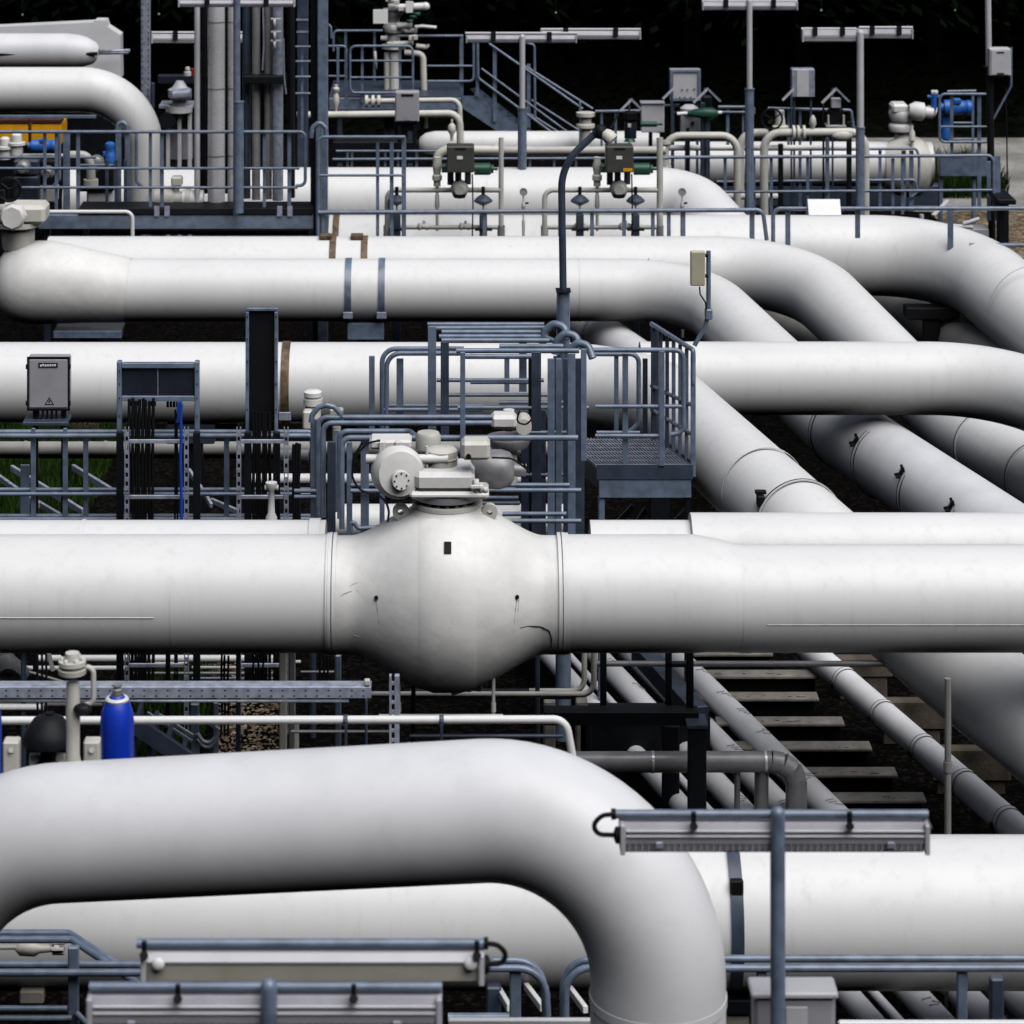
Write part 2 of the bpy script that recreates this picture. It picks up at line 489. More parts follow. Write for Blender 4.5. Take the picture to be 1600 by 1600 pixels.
# low ivy and bramble over the bank
V = []; Fc = []
for k in range(15000):
    x = rnd.uniform(-28, 30); y = 61.8 + 10 * rnd.random(); z = bank_z(x, y) + rnd.random() ** 2 * .55
    a = rnd.uniform(0, 6.28); L_ = rnd.uniform(.05, .13)
    u = Vector((math.cos(a), math.sin(a), rnd.uniform(-.5, .5))); w = u.cross(Vector((rnd.uniform(-.6, .6), -.4, 1))).normalized()
    leafquad(Vector((x, y, z)), u * L_, w * L_ * 1.6)
fb = MB(); fb.add(V, Fc, False); o = fb.build('bank_undergrowth', LFB); o['kind'] = 'stuff'

# thin green leads hanging from an overhead wire in front of the wood
D = 61.9; zw = ZW(-70, D)
t = thing('overhead_wire', 'overhead wire above the photo edge carrying thin green leads', 'wire')
MB().tube([(-34, D, zw + .5), (-14, D, zw + .05), (0, D, zw), (12, D, zw + .03), (30, D, zw + .5)], .02, 6).build('wire', BK, t)
for x in (-34, 30): MB().cyl((x, D, -.5), (x, D, zw + .8), .12, 10).build('pole', TRK, t)
for i, (px, yb) in enumerate(((35, 22), (248, 21), (868, 19), (1073, 19), (1283, 15), (1492, 15))):
    x = XW(px, D)
    t = thing('hanging_lead', ['thin green hanging lead over the white housing, leftmost', 'thin hanging lead right of the perforated mast',
        'thin green hanging lead above the twin strip lamp', 'thin green hanging lead left of the topmost strip lamp',
        'thin green hanging lead right of the topmost strip lamp', 'thin green hanging lead left of the top right mast'][i], 'hanging lead', 'thin green leads hanging before the wood')
    MB().cyl((x, D, ZW(yb, D)), (x, D, zw - .005), .016, 6).build('lead', GR, t)
    MB().sphere((x, D, ZW(yb + 1, D)), .026, 8).build('tip', WC, t)

def grass(name, x0, x1, y0, y1, n, h=.28, z=0.0, seed=1):
    r = random.Random(seed); V = []; Fs = []
    for k in range(n):
        x = r.uniform(x0, x1); y = r.uniform(y0, y1); hh = h * r.uniform(.4, 1.2); a = r.uniform(0, 6.28); w = r.uniform(.008, .02)
        dx, dy = math.cos(a) * w, math.sin(a) * w; lx, ly = r.uniform(-.4, .4) * hh, r.uniform(-.4, .4) * hh; o = len(V)
        V += [(x - dx, y - dy, z), (x + dx, y + dy, z), (x + lx * .5 + dx * .7, y + ly * .5 + dy * .7, z + hh * .6), (x + lx, y + ly, z + hh), (x + lx * .5 - dx * .7, y + ly * .5 - dy * .7, z + hh * .6)]
        Fs.append([o, o + 1, o + 2, o + 3, o + 4])
    b = MB(); b.add(V, Fs, False); o = b.build(name, GRS); o['kind'] = 'stuff'; return o
grass('grass', -5.8, -4.25, 31.5, 38, 6000, .3, 0, 1)
grass('grass', -3.0, -2.3, 25.8, 28.5, 2600, .25, 0, 2)
grass('grass', 9.3, 10.6, 54.5, 57.5, 2600, .5, 0, 3)
grass('grass', 7.4, 8.4, 47, 51, 500, .25, 0, 4)
grass('grass', -2.9, -2.2, 18.6, 20.2, 700, .2, 0, 5)
# ------------------------------------------------------------------ large white pipes
XA = Vector((1, 0, 0)); YA = Vector((0, 1, 0)); ZA = Vector((0, 0, 1))
GP = 'large white gas pipes'
def bigpipe(label, pts, r, fil, m=W, seg=56, rad=None, fn=14, name='gas_pipe', group=GP):
    t = thing(name, label, 'pipe', group)
    q = fillet([Vector(p) for p in pts], fil, fn)
    MB().loft(q, rad if rad else r, seg).build('pipe_shell', m, t)
    return t
def seam(t, c, ax, r, m=W, w=.02, th=.006):
    MB().ring(c, ax, r, w, th, 48).build('weld_seam', m, t)
def strap(t, c, ax, r, m=RL, w=.075, th=.012, label=None, clip=True):
    o = MB().ring(c, ax, r, w, th, 48).build('strap', m, t)
    if label: o['label'] = label
    if clip:
        cz = c.z - r * .62; cy = c.y - r * .80
        MB().box((c.x - w * .75, cy - .05, cz - .05), (c.x + w * .75, cy + .02, cz + .04), .008).build('strap_clip', GV, o)
    return o
def saddle(label, x, D, ztop, w=.5, dep=.5, group='pipe supports', m=RL, h=.2, col=BS):
    t = thing('pipe_support', label, 'pipe support', group)
    MB().box((x - w / 2, D - dep / 2, ztop - h), (x + w / 2, D + dep / 2, ztop), .01).build('saddle', m, t)
    b = MB(); b.box((x - w * .42, D - dep * .3, ztop - h - .02), (x + w * .42, D + dep * .3, ztop - h - .002)); b.build('base_plate', m, t)
    if ztop - h > .25:
        MB().box((x - .11, D - .11, 0), (x + .11, D + .11, ztop - h - .022)).build('column', col, t)
    return t

def zc(yc, D): return ZW(yc, D)

# --- P1: row nearest of the three upper pipes, turns at its right end and runs towards the camera, clad with ringed sheets
D1, r1 = 38.0, .405
z1 = zc(453, D1); XR1 = 13.41
t = bigpipe('middle row white pipe with two blue grey straps, turning right into ringed cladding',
            [(XW(196, D1), D1, z1), (S(XR1, D1), D1, z1), (S(XR1, 33.2), 33.2, 1.226)], r1, [1.25])
for px in (545, 597): strap(t, P(px, 453, D1), XA, r1, RL, .085)
seam(t, P(905, 453, D1), XA, r1); seam(t, P(1015, 453, D1), XA, r1)
for k, (dd, zz) in enumerate(((33.2, 1.22), (32.0, 1.205), (30.8, 1.19), (29.6, 1.18), (28.4, 1.17))):
    o = MB().ring((S(XR1, dd), dd, zz), BED, r1 + .006, .055, .008, 56).build('clamp_ring', W2, t)
    [MB().ring((S(XR1, dd + q_), dd + q_, zz), BED, r1 + .0125, .014, .004, 56).build('ring_joint', BK, o) for q_ in (-.032, .032)]
    if k:
        a = R(205)   # catch on the upper left of each ring
        c = Vector((S(XR1, dd) - (r1 + .03) * math.cos(R(34)), dd - .04, zz + (r1 + .03) * math.sin(R(34))))
        mb = MB(); tg = Vector((math.sin(R(34)), 0, math.cos(R(34)))); nr = Vector((-math.cos(R(34)), 0, math.sin(R(34))))
        mb.beam(c - tg * .035, c + tg * .035, .05, .03, up=nr)
        for q_ in (-.05, .05): mb.beam(c + tg * .028 + Vector((0, q_, 0)) - nr * .01, c + tg * .065 + Vector((0, q_, 0)) + nr * .03, .022, .03, up=nr); mb.beam(c - tg * .028 + Vector((0, q_, 0)) - nr * .01, c - tg * .065 + Vector((0, q_, 0)) + nr * .03, .022, .03, up=nr)
        mb.build('ring_catch', BK, o)
mb = MB()
q = fillet([Vector(p) for p in [(S(XR1, 33.2), 33.2, 1.226), (S(XR1, 25.5), 25.5, 1.17), (S(XR1, 17), 17, 1.1), (S(XR1, 14.5), 14.5, -1)]], 2.5, 8)
mb.loft(q, r1 + .006, 56).build('cladding', W2, t)
# left end: taper and ball valve partly out of the frame
t = thing('ball_valve', 'white ball valve cut by the left edge, on the middle row pipe', 'valve', 'large white ball valves')
xs = [-8, -6, 0, 9, 22, 40, 60, 78, 110, 150, 200]
rs = [4, 22, 38, 50, 58, 62.5, 64, 64, 60, 55, 49.5]
cs = [441, 441, 441, 441, 441, 441, 441, 441, 444, 448, 453]
q = [P(x, c_, D1) for x, c_ in zip(xs, cs)]
MB().loft(q, [M(v, D1) for v in rs], 64).build('valve_body', WV, t)
MB().lathe(P(28, 388, D1), ZA, [(0, .20), (.12, .22), (.12, .22), (.3, .22), (.3, .3), (.36, .3), (.36, .0)], 28).build('bonnet', WC, t)
mb = MB(); mb.pbox(-40, 322, 70, 352, D1 - .25, .5, .05); mb.build('gearbox', WC, t)
mb = MB(); mb.lathe(P(22, 336, D1 - .45), -YA, [(0, 0), (0, .17), (.16, .17), (.2, .14), (.2, 0)], 8); mb.build('gear_cover', WV, t)
mb = MB(); mb.cyl(P(2, 297, D1 - .3), P(2, 318, D1 - .3), .05); mb.build('stem', BS, t)
mb = MB(); c = P(14, 296, D1 - .55)
mb.tube([c + Vector((math.cos(a) * .15, 0, math.sin(a) * .15)) for a in [i * math.pi / 12 for i in range(25)]], .022, 8, caps=False)
for k in range(3):
    a = k * 2.094 + .4; mb.tube([c, c + Vector((math.cos(a) * .15, 0, math.sin(a) * .15))], .016, 6)
mb.build('handwheel', BK, t)
saddle('blue saddle under the strapped middle row pipe', XW(572, D1), D1, z1 - r1 + .02, .48, .5, h=.22)
saddle('dark support under the left end of the middle row pipe', XW(140, D1), D1, z1 - r1 - .08, .9, .5, h=.1)

# --- P2 and P3 behind it
D2, r2 = 39.6, .46
z2 = ZW(370, D2) - r2 - .0; XR2 = 15.35
q2 = fillet([Vector(p) for p in [(XW(76, D2), D2, z2), (S(XR2, D2), D2, z2), (S(XR2, 34.5), 34.5, .9), (S(XR2, 20), 20, .7), (S(XR2, 17), 17, -1)]], [1.5, 2.5, 1.5], 14)
t = bigpipe('upper white pipe behind the strapped row, curving down between two neighbours', q2, r2, 0, rad=[r2 - .08 * min(1, max(0, (37.0 - p.y) / 1.5)) for p in q2])
for px in (521, 570):
    strap(t, Vector((XW(px, D2), D2, z2)), XA, r2, RS, .09, label='rusty brown strap', clip=False)
    MB().box((XW(px, D2) - .19, D2 - .15, z2 + r2 - .01), (XW(px, D2) - .02, D2 + .02, z2 + r2 + .05)).build('strap_lug', RS, t)
for k, dd in enumerate((33.9, 32.6)):
    o = MB().ring((S(XR2, dd), dd, .885 - .01 * k), BED, r2 - .076, .06, .008, 48).build('clamp_ring', W2, t)
    MB().ring((S(XR2, dd), dd, .885 - .01 * k), BED, r2 - .068, .014, .003, 48).build('ring_joint', BK, o)
D3, r3 = 41.4, .57
z3 = ZW(337, D3) - r3; XR3 = 18.35
t = bigpipe('thickest upper white pipe, bending down at the right edge of the photo', [(XW(515, D3), D3, z3), (S(XR3, D3), D3, z3), (S(XR3, 35.0), 35.0, .45), (S(XR3, 28), 28, -.6), (S(XR3, 25), 25, -1.6)], r3, [1.6, 2.5, 2])
strap(t, Vector((XW(526, D3), D3, z3)), XA, r3, RS, .09, label='rusty brown strap', clip=False)
seam(t, Vector((S(XR3, 39.2), 39.2, z3 - .24)), BED + Vector((0, 0, .17)), r3)
saddle('black trestle under the bend of the thickest upper pipe', XW(1455, 40.6), 40.6, z3 - r3 + .02, .75, .3, m=BK, h=.16, col=BK)
# P0: next one back
D0, r0 = 45.0, .52
z0 = ZW(262, D0) - r0; XR0 = 15.75
t = bigpipe('white pipe behind the two control valves, sloping away on its right end', [(XW(104, D0), D0, z0), (S(XR0, D0), D0, z0), (S(XR0 + .3, 41.0), 41.0, .55), (S(XR0 + .3, 38.9), 38.9, .3)], r0, [.7, 1.5])
seam(t, Vector((XW(760, D0), D0, z0)), XA, r0)

# --- P3R: the row at mid height on the right
DR, rR = 32.2, .40
zR = zc(591, DR); XRR = 15.0
t = bigpipe('white pipe at mid height on the right, passing over the ringed pipe', [(XW(1000, DR), DR, zR), (S(XRR, DR), DR, zR), (S(XRR + .3, 29), 29, zR - .5), (S(XRR + .3, 18), 18, zR - .9), (S(XRR + .3, 15), 15, -1.2)], rR, [1.5, 2, 1.5])
seam(t, Vector((S(XRR + .16, 30.9), 30.9, zR - .2)), BED + Vector((-.1, 0, .15)), rR)
saddle('dark support under the hidden start of the right mid pipe', XW(1030, DR), DR, zR - rR + .02, .4, .4, m=RD)

# --- P4: the row at mid height on the left, dives right of the platform
D4, r4 = 29.9, .408
z4 = zc(597.5, D4); XR4 = 10.0
t = bigpipe('white pipe behind the grey control box, turning down right of the platform',
            [(XW(-1100, D4), D4, z4), (S(XR4, D4), D4, z4), (S(XR4, 25.55), 25.55, 2.34), (S(XR4 + .7, 24.2), 24.2, 1.66), (S(XR4 + 1.15, 21.8), 21.8, 1.30), (S(XR4 + 1.9, 14), 14, .3), (S(XR4 + 2.1, 11.5), 11.5, -1.2)], r4, [1.3, 1.2, 1.0, 3, 2])
strap(t, P(448, 597.5, D4), XA, r4, RS, .085, label='brown strap, rusty on top')
o = MB().ring((S(XR4, 25.75), 25.75, 2.362), BED + Vector((0, 0, .08)), r4 + .002, .05, .008, 56).build('clamp_ring', W2, t)
MB().ring((S(XR4, 25.75), 25.75, 2.362), BED + Vector((0, 0, .08)), r4 + .0105, .012, .003, 56).build('ring_joint', BK, o)
c = Vector((S(XR4, 25.7) - .36, 25.68, 2.60)); mb = MB(); mb.box(c - Vector((.035, .05, .05)), c + Vector((.035, .05, .05))); mb.box(c + Vector((-.05, -.03, .06)), c + Vector((.05, .03, .09)))
mb.build('ring_catch', BK, o)
seam(t, Vector((S(XR4, 26.6), 26.6, 2.425)), BED + Vector((0, 0, .08)), r4, W, .03, .004)
seam(t, Vector((S(XR4 + 1.094, 22.1), 22.1, 1.345)), BED + Vector((-.16, 0, .13)), r4, W, .03, .008)
saddle('steel support under the left mid pipe', XW(300, D4), D4, z4 - r4 + .02, .5, .4, m=RD)

# --- P5 behind the main valve line: a left and a right piece
D5 = 24.0
t = bigpipe('white pipe right of the platform, lying close behind the main pipe', [(XW(x, D5), D5, ZW(803, D5) - .31) for x in (922, 1077, 1079, 2800)], .31, 0, rad=[.25, .25, .31, .31])
t = bigpipe('white pipe end showing above the left half of the main pipe', [(XW(-1100, D5), D5, ZW(815, D5) - .36), (XW(509, D5), D5, ZW(815, D5) - .36)], .36, 0)
MB().ring(Vector((XW(492, D5), D5, ZW(815, D5) - .36)), XA, .36, .09, .015, 48).build('end_flange', W, t)
MB().ring(Vector((XW(130, D5), D5, ZW(815, D5) - .36)), XA, .36, .03, .006, 48).build('weld_seam', W, t)
# --- main line with its ball valve
DM = 22.6; zM = zc(927, DM); rM = M(88.5, DM)
t = bigpipe('big white main pipe left of the central ball valve', [(XW(-1100, DM), DM, zM), (XW(515, DM), DM, zM)], rM, 0, seg=80)
seam(t, P(276, 927, DM), XA, rM, W, .02, .003)
MB().ring(P(514, 927, DM), XA, rM, .03, .012, 64).build('end_collar', W, t)
mb = MB(); a = P(-40, 0, DM).x; b_ = P(249, 0, DM).x      # raised long weld
th = R(-6); mb.beam((a, DM - rM * math.cos(th), zM + rM * math.sin(th)), (b_, DM - rM * math.cos(th), zM + rM * math.sin(th)), .014, .006); mb.build('long_weld', W, t)
t = bigpipe('big white main pipe right of the central ball valve, narrowing slightly', [P(x, y, DM) for x, y in ((883, 927), (1000, 927), (1085, 927), (1110, 929.5), (1140, 933.5), (1160, 934.5), (1400, 934.5), (2800, 934.5))], 0, 0,
            seg=80, rad=[M(v, DM) for v in (88.5, 88.5, 88.5, 85.5, 81.8, 81, 81, 81)])
seam(t, P(1156, 934.5, DM), XA, M(81, DM), W, .02, .003)
MB().ring(P(885, 927, DM), XA, rM, .03, .012, 64).build('end_collar', W, t)
rr = M(81, DM); th = R(-11)
mb = MB(); mb.beam((XW(1190, DM), DM - rr * math.cos(th), ZW(934.5, DM) + rr * math.sin(th)), (XW(2700, DM), DM - rr * math.cos(th), ZW(934.5, DM) + rr * math.sin(th)), .010, .004); mb.build('long_weld', W, t)
for i, px in enumerate((-70, 1660)):
    saddle(('black column carrying the main pipe left of its valve', 'black column carrying the main pipe right of its valve')[i], XW(px, DM), DM + .1, zM - rM + .02, .26, .4, m=BK, h=.2, col=BK)

# --- P6 and the foreground hoop
D6 = 20.0; r6 = M(112.5, D6); z6 = zc(1425, D6)
t = bigpipe('wide white pipe behind the foreground hoop and its walkway rails', [(XW(-1100, D6), D6, z6), (XW(2900, D6), D6, z6)], r6, 0, seg=80)
o = strap(t, P(1142, 1422, D6), XA, r6, RD, .085, .014, 'dark blue strap with black buckle', clip=False)
an = R(40); c = Vector((XW(1142, D6), D6 - (r6 + .02) * math.cos(an), z6 + (r6 + .02) * math.sin(an)))
mb = MB(); mb.box(c - Vector((.045, .03, .06)), c + Vector((.045, .03, .06))); mb.build('buckle', BK, o)
t = saddle('grey post under the strapped pipe beside the hoop leg', XW(1141, D6), D6 - .1, z6 - r6 + .0, .3, .3, m=BS, h=.1, col=CO)
saddle('dark post under the wide pipe near the right edge', XW(1700, D6), D6, z6 - r6 + .02, .4, .4, m=BS)
saddle('dark post under the left stretch of the wide pipe', XW(560, D6), D6, z6 - r6 + .02, .4, .4, m=BS)

DF_ = 16.0; rF = M(105, DF_)
zl, zr_ = ZW(1316, DF_ + .25), ZW(1262, DF_)
xl, xr = XW(-130, DF_ + .5), XW(1025, DF_ - .0)
t = thing('pipe_hoop', 'foreground white pipe hoop bent down at both ends', 'pipe', GP)
q = fillet([Vector((xl, DF_ + .5, 0)), Vector((xl, DF_ + .5, ZW(1312, DF_ + .5))), Vector((xr, DF_ - .15, ZW(1252, DF_ - .15))), Vector((xr, DF_ - .15, 0))], [.95, .88], 22)
MB().loft(q, rF, 80).build('pipe_shell', W2, t)
seam(t, Vector((xr, DF_ - .15, ZW(1570, DF_ - .15) + .04)), ZA, rF, W2, .05, .006)

# --- pipes of the sloping bed lower right
SL = 'small pipes running towards the camera'
def ypipe(label, X, z, r, d0, d1, m=WJ, rings=None, marks=0, group=SL, name='clad_pipe', seed=0):
    t = thing(name, label, 'pipe', group)
    sh = MB().cyl((S(X, d0), d0, z), (S(X, d1), d1, z), r, 28)
    if not marks: sh.build('pipe_shell', m, t)
    if rings:
        for dd in rings:
            o = MB().ring((S(X, dd), dd, z), BED, r + .001, .045, .006, 32).build('clamp_ring', WJ, t)
            [MB().ring((S(X, dd + q_), dd + q_, z), BED, r + .0055, .012, .003, 32).build('ring_joint', SD, o) for q_ in (-.026, .026)]
            mb = MB(); mb.box((S(X, dd) - r - .03, dd - .03, z - .05), (S(X, dd) - r + .01, dd + .03, z + .0)); mb.build('ring_catch', BK, o)
    if marks:
        rn = random.Random(seed)
        mb = MB()
        for k in range(marks):
            dd = d0 + (d1 - d0) * (k + .3 + .3 * rn.random()) / marks
            for j in range(3):
                an = R(rn.uniform(58, 110)); w = .016; l = rn.uniform(.04, .11)
                c = Vector((S(X, dd + .05 * j) + (r + .002) * math.cos(an), dd + .05 * j, z + (r + .002) * math.sin(an)))
                tx = Vector((-math.sin(an), 0, math.cos(an))) * .035
                mb.add([c - tx, c + tx, c + tx + Vector((0, w, 0)), c - tx + Vector((0, w, 0))], [[0, 1, 2, 3]], False)
        build2(sh, m, mb, SD, 'pipe_shell', t)
    return t
ypipe('ringed narrow white pipe crossing the concrete steps', 10.93, .52, .122, 20.5, 28.6, rings=[27.9, 27.0, 26.15, 25.3, 24.5, 23.7, 22.9, 22.1])
ypipe('wrapped white pipe with printed marks, nearest the concrete steps', 9.66, .42, .118, 18.2, 29.5, marks=22, seed=1)
ypipe('wrapped white pipe with printed marks, second from the concrete steps', 9.30, .40, .105, 18.2, 29.5, marks=18, seed=2)
ypipe('wrapped white pipe with printed marks, third from the concrete steps', 8.96, .38, .10, 18.2, 29.5, marks=16, seed=3)
ypipe('plain white pipe, leftmost of the bed beneath the main pipe', 8.50, .36, .085, 18.2, 29.5, seed=4)
ypipe('thin white conduit left of the wrapped pipes', 8.72, .34, .035, 18.2, 29.5)
GP_S = mat('pipe_grey_and_shade', (.22, .22, .21), .5, var=.08, scale=3, stain=.3, stain_col=(.1, .1, .09))  # shade put into the gloomy pipes' colour; plain grey on the upright
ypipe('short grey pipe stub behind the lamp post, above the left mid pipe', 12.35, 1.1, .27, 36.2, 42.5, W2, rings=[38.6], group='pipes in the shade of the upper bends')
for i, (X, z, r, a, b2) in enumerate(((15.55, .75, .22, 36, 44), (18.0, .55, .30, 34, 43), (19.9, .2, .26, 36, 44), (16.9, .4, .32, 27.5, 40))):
    ypipe(['pipe painted shade grey left of the second upper bend', 'pipe painted shade grey behind the black trestle', 'pipe painted shade grey below the thickest bend', 'pipe painted shade grey low at the right edge'][i], X, z, r, a, b2, GP_S, group='pipes in the shade of the upper bends', name='shade_painted_pipe')

# concrete steps lower right
GS = 'concrete ledges right of the pipe bed'
for i, (y, xa, xb) in enumerate(((1022, 1060, 1190), (1057, 1085, 1262), (1092, 1125, 1262), (1131, 1160, 1302), (1170, 1185, 1345), (1211, 1255, 1385), (1251, 1272, 1430), (1292, 1300, 1440))):
    z = .42; D = F * (H - z) / (y - YH)
    t = thing('concrete_ledge', ['topmost thin concrete ledge under the main pipe', 'second concrete ledge below the main pipe', 'third concrete ledge, level with the small pipe ring', 'fourth concrete ledge down, midway on the slope',
        'fifth concrete ledge, just above the clad elbow', 'sixth concrete ledge, right of the clad elbow', 'seventh concrete ledge, above the strip lamp', 'lowest concrete ledge behind the strip lamp'][i], 'concrete ledge', GS)
    MB().box((XW(xa - 40, D), D, z - .028), (XW(xb + 18, D), D + .19, z), .006).build('slab', CO, t); MB().box((XW(xa - 40, D) + .03, D + .07, 0), (XW(xb + 18, D) - .03, D + .11, z - .03), .004).build('riser', BK, t)  # riser coloured black: the shade below the slab is painted in
    mb = MB(); rn = random.Random(i)
    for k in range(9):       # rubble on the ledge
        x = XW(xa + (xb - xa) * rn.random(), D); s = rn.choice((.006, .009, .012, .018)); mb.sphere((x, D + .03 + .06 * rn.random(), z + s * .2), s, 7, (rn.uniform(1.2, 3), 1, .6))
    o = mb.build('rubble', CO, t); o['kind'] = 'stuff'
for i, (y, xa, xb, hh) in enumerate(((1028, 1305, 1395, .10), (1095, 1372, 1478, .18), (1170, 1455, 1580, .20))):
    z = .42; D = F * (H - z) / (y - YH)
    mb = MB(); mb.box((XW(xa, D), D, z - hh - .1), (XW(xb, D), D + .12, z), .02)
    mb.box((XW(xa, D) + .05, D + .02, 0), (XW(xb, D) - .05, D + .1, z - hh - .09))
    single(mb, 'concrete_block', CB, ['brown concrete block just under the main pipe, farthest of three', 'brown stained block beside the thin upright pipe', 'rusty cornered concrete block at the right edge, nearest of three'][i], 'concrete block', 'stained blocks at the right edge')
# ------------------------------------------------------------------ central ball valve
def bolts(mb, c, ax, r, n, br, h, ph=0):
    c = Vector(c); ax = Vector(ax).normalized()
    ref = Vector((0, 0, 1)) if abs(ax.z) < .9 else Vector((0, 1, 0))
    u = ax.cross(ref).normalized(); w = ax.cross(u)
    for k in range(n):
        a = 2 * math.pi * k / n + ph; p = c + (u * math.cos(a) + w * math.sin(a)) * r
        mb.cyl(p, p + ax * h, br, 6)
    return mb
t = thing('ball_valve', 'large central ball valve with gear actuator on its top', 'valve', 'large white ball valves')
prof = [(520 + 357 * k / 42, 89 + 57 * max(0, 1 - ((520 + 357 * k / 42 - 699) / 150) ** 2) ** 1.7) for k in range(43)]
def rad_at(x): return 89 + 57 * max(0, 1 - ((x - 699) / 150) ** 2) ** 1.7
for nm, xs in (('body_end', [520 + 135 * k / 22 for k in range(23)]), ('body_end', [743 + 134 * k / 22 for k in range(23)])):
    MB().loft([P(x, 929, DM) for x in xs], [M(rad_at(x), DM) for x in xs], 96, caps=False).build(nm, WV, t)
xs = [655, 656.5, 678, 720, 741.5, 743]; rs = [rad_at(655), rad_at(655) + .9, 145.2, 145.2, rad_at(743) + .9, rad_at(743)]
MB().loft([P(x, 929, DM) for x in xs], [M(r_, DM) for r_ in rs], 96, caps=False).build('body_ring', WV, t)
for px in (517, 524, 873, 880):
    MB().ring(P(px, 927, DM), XA, M(89, DM), .026, .013, 72).build('weld_collar', W, t)
def onbody(px, py):      # point on the front of the valve body
    for (xa, ra), (xb, rb) in zip(prof, prof[1:]):
        if xa <= px <= xb: r = ra + (rb - ra) * (px - xa) / (xb - xa)
    r = M(r, DM); zc_ = ZW(929, DM)
    D = DM
    for _ in range(6):
        dz = ZW(py, D) - zc_; D = DM - math.sqrt(max(0, r * r - dz * dz))
    return P(px, py, D)
c = onbody(699.5, 856); mb = MB()
nrm = Vector((0, c.y - DM, c.z - ZW(929, DM))).normalized(); tz = Vector((1, 0, 0)).cross(nrm); tz = -tz if tz.z < 0 else tz
Mx = Matrix((Vector((1, 0, 0)), nrm, tz)).transposed().to_4x4(); Mx.translation = c
mb.cham(Mx, (-.028, -.004, -.05), (.028, .008, .05), .003); mb.build('name_plate', BK, t)
for px, py in ((588, 934), (808, 933)):
    c = onbody(px, py); o = MB().cyl(c + Vector((0, .02, 0)), c + Vector((0, -.022, .006)), .016, 12).build('drain_plug', BS, t)
    mb = MB()
    L_ = [onbody(px + dx, py + dy) + Vector((0, -.002, 0)) for dx, dy in (((0, 4), (2, 20), (4, 38), (7, 56), (8, 62)) if px < 700 else ((-1, 4), (-3, 20), (-5, 38), (-6, 54), (-7, 64)))]
    mb.loft(L_, [.007, .0065, .006, .005, .002], 6); o2 = mb.build('rust_run', mat('drip_stain_%d' % px, (.20, .19, .16), .6), o)
    if px > 700:
        mb = MB(); mb.loft([onbody(px + dx, py + dy) + Vector((0, -.002, 0)) for dx, dy in ((2, 4), (1, 20), (0, 38), (-1, 50))], [.006, .006, .005, .002], 6); mb.build('rust_run', MATS['drip_stain_588'], o)
# wiry scratches and a hanging lead on the body
mb = MB(); mb.tube([onbody(x, y) + Vector((0, -.004, 0)) for x, y in ((812, 981), (825, 978), (845, 979), (858, 985), (862, 998), (861, 1012))], .004, 6, .03); mb.build('earth_wire', BK, t)
rn = random.Random(5)
scr = mat('scratch_grey', (.56, .56, .54), .6)
for k in range(12):
    x, y = rn.uniform(540, 640), rn.uniform(905, 1000); a = rn.uniform(-.9, .9); l = rn.uniform(3, 11)
    pts = [onbody(x + l * s * math.cos(a), y + l * s * math.sin(a) + 1.5 * s * s) + Vector((0, -.002, 0)) for s in (-1, -.4, .3, 1)]
    MB().loft(pts, [.001, .0035, .004, .001], 5).build('scratch', scr, t)
# bonnet with bolted flange
zt = ZW(790, DM) ; cx_ = XW(699, DM)
mb = MB(); mb.lathe((cx_, DM, zt - .10), ZA, [(0, .40), (.06, .30), (.11, .27), (.13, .27)], 48); mb.build('bonnet', WV, t)
mb = MB(); mb.lathe((cx_, DM, zt + .012), ZA, [(0, 0), (0, .275), (.032, .275), (.032, 0)], 48); fl = mb.build('lower_flange', WC, t)
mb = MB(); bolts(mb, (cx_, DM, zt + .03), ZA, .225, 20, .019, .05); mb.build('bolts', WG, fl)
mb = MB(); mb.lathe((cx_, DM, zt + .078), ZA, [(0, 0), (0, .27), (.045, .27), (.045, 0)], 48); mb.build('upper_flange', SD, t)
# gearbox: broad flat housing
za = zt + .124
mb = MB(); mb.box((XW(640, DM - .2), DM - .27, za), (XW(764, DM - .2), DM + .22, za + .055), .02)
mb.box((XW(648, DM - .2), DM - .25, za + .05), (XW(742, DM - .2), DM + .2, za + .20), .035)
mb.build('gearbox', WV, t)
mb = MB()
for k in range(3):
    x = XW(744 + 7 * k, DM - .25); mb.cyl((x, DM - .24, za + .05), (x, DM - .24, za + .15 - .03 * k), .022, 8)
mb.box((XW(735, DM - .3), DM - .29, za + .09), (XW(752, DM - .3), DM - .262, za + .115)); mb.build('gear_screws', WV, t)
g = P(616, 745, DM - .22)
ax = Vector((.22, -1, .10)).normalized()
mb = MB(); mb.lathe(g + Vector((0, .22, .0)), ax, [(-.05, 0), (-.05, .12), (0, .18), (.06, .205), (.17, .205), (.23, .17), (.24, .10), (.24, 0)], 40); wg = mb.build('worm_gear', WV, t)
fc = g + Vector((.045, -.02, -.015)) + ax * .03
mb = MB(); mb.lathe(fc, ax, [(-.06, .075), (.02, .075), (.032, .07), (.032, 0)], 32); m2 = MB(); bolts(m2, fc + ax * .03, ax, .056, 8, .0075, .008); build2(mb, WV, m2, BS, 'gear_cover', t)
mb = MB(); mb.cyl(P(572, 717, DM - .1), P(700, 717, DM - .1), .036, 16); mb.build('shaft', WV, t)
mb = MB(); mb.pbox(577, 688, 643, 703, DM - .1, .22, .02); 
for x in (597, 622): mb.pbox(x - 5, 690, x + 5, 718, DM - .13, .05, .008)
mb.build('torque_housing', WV, t)
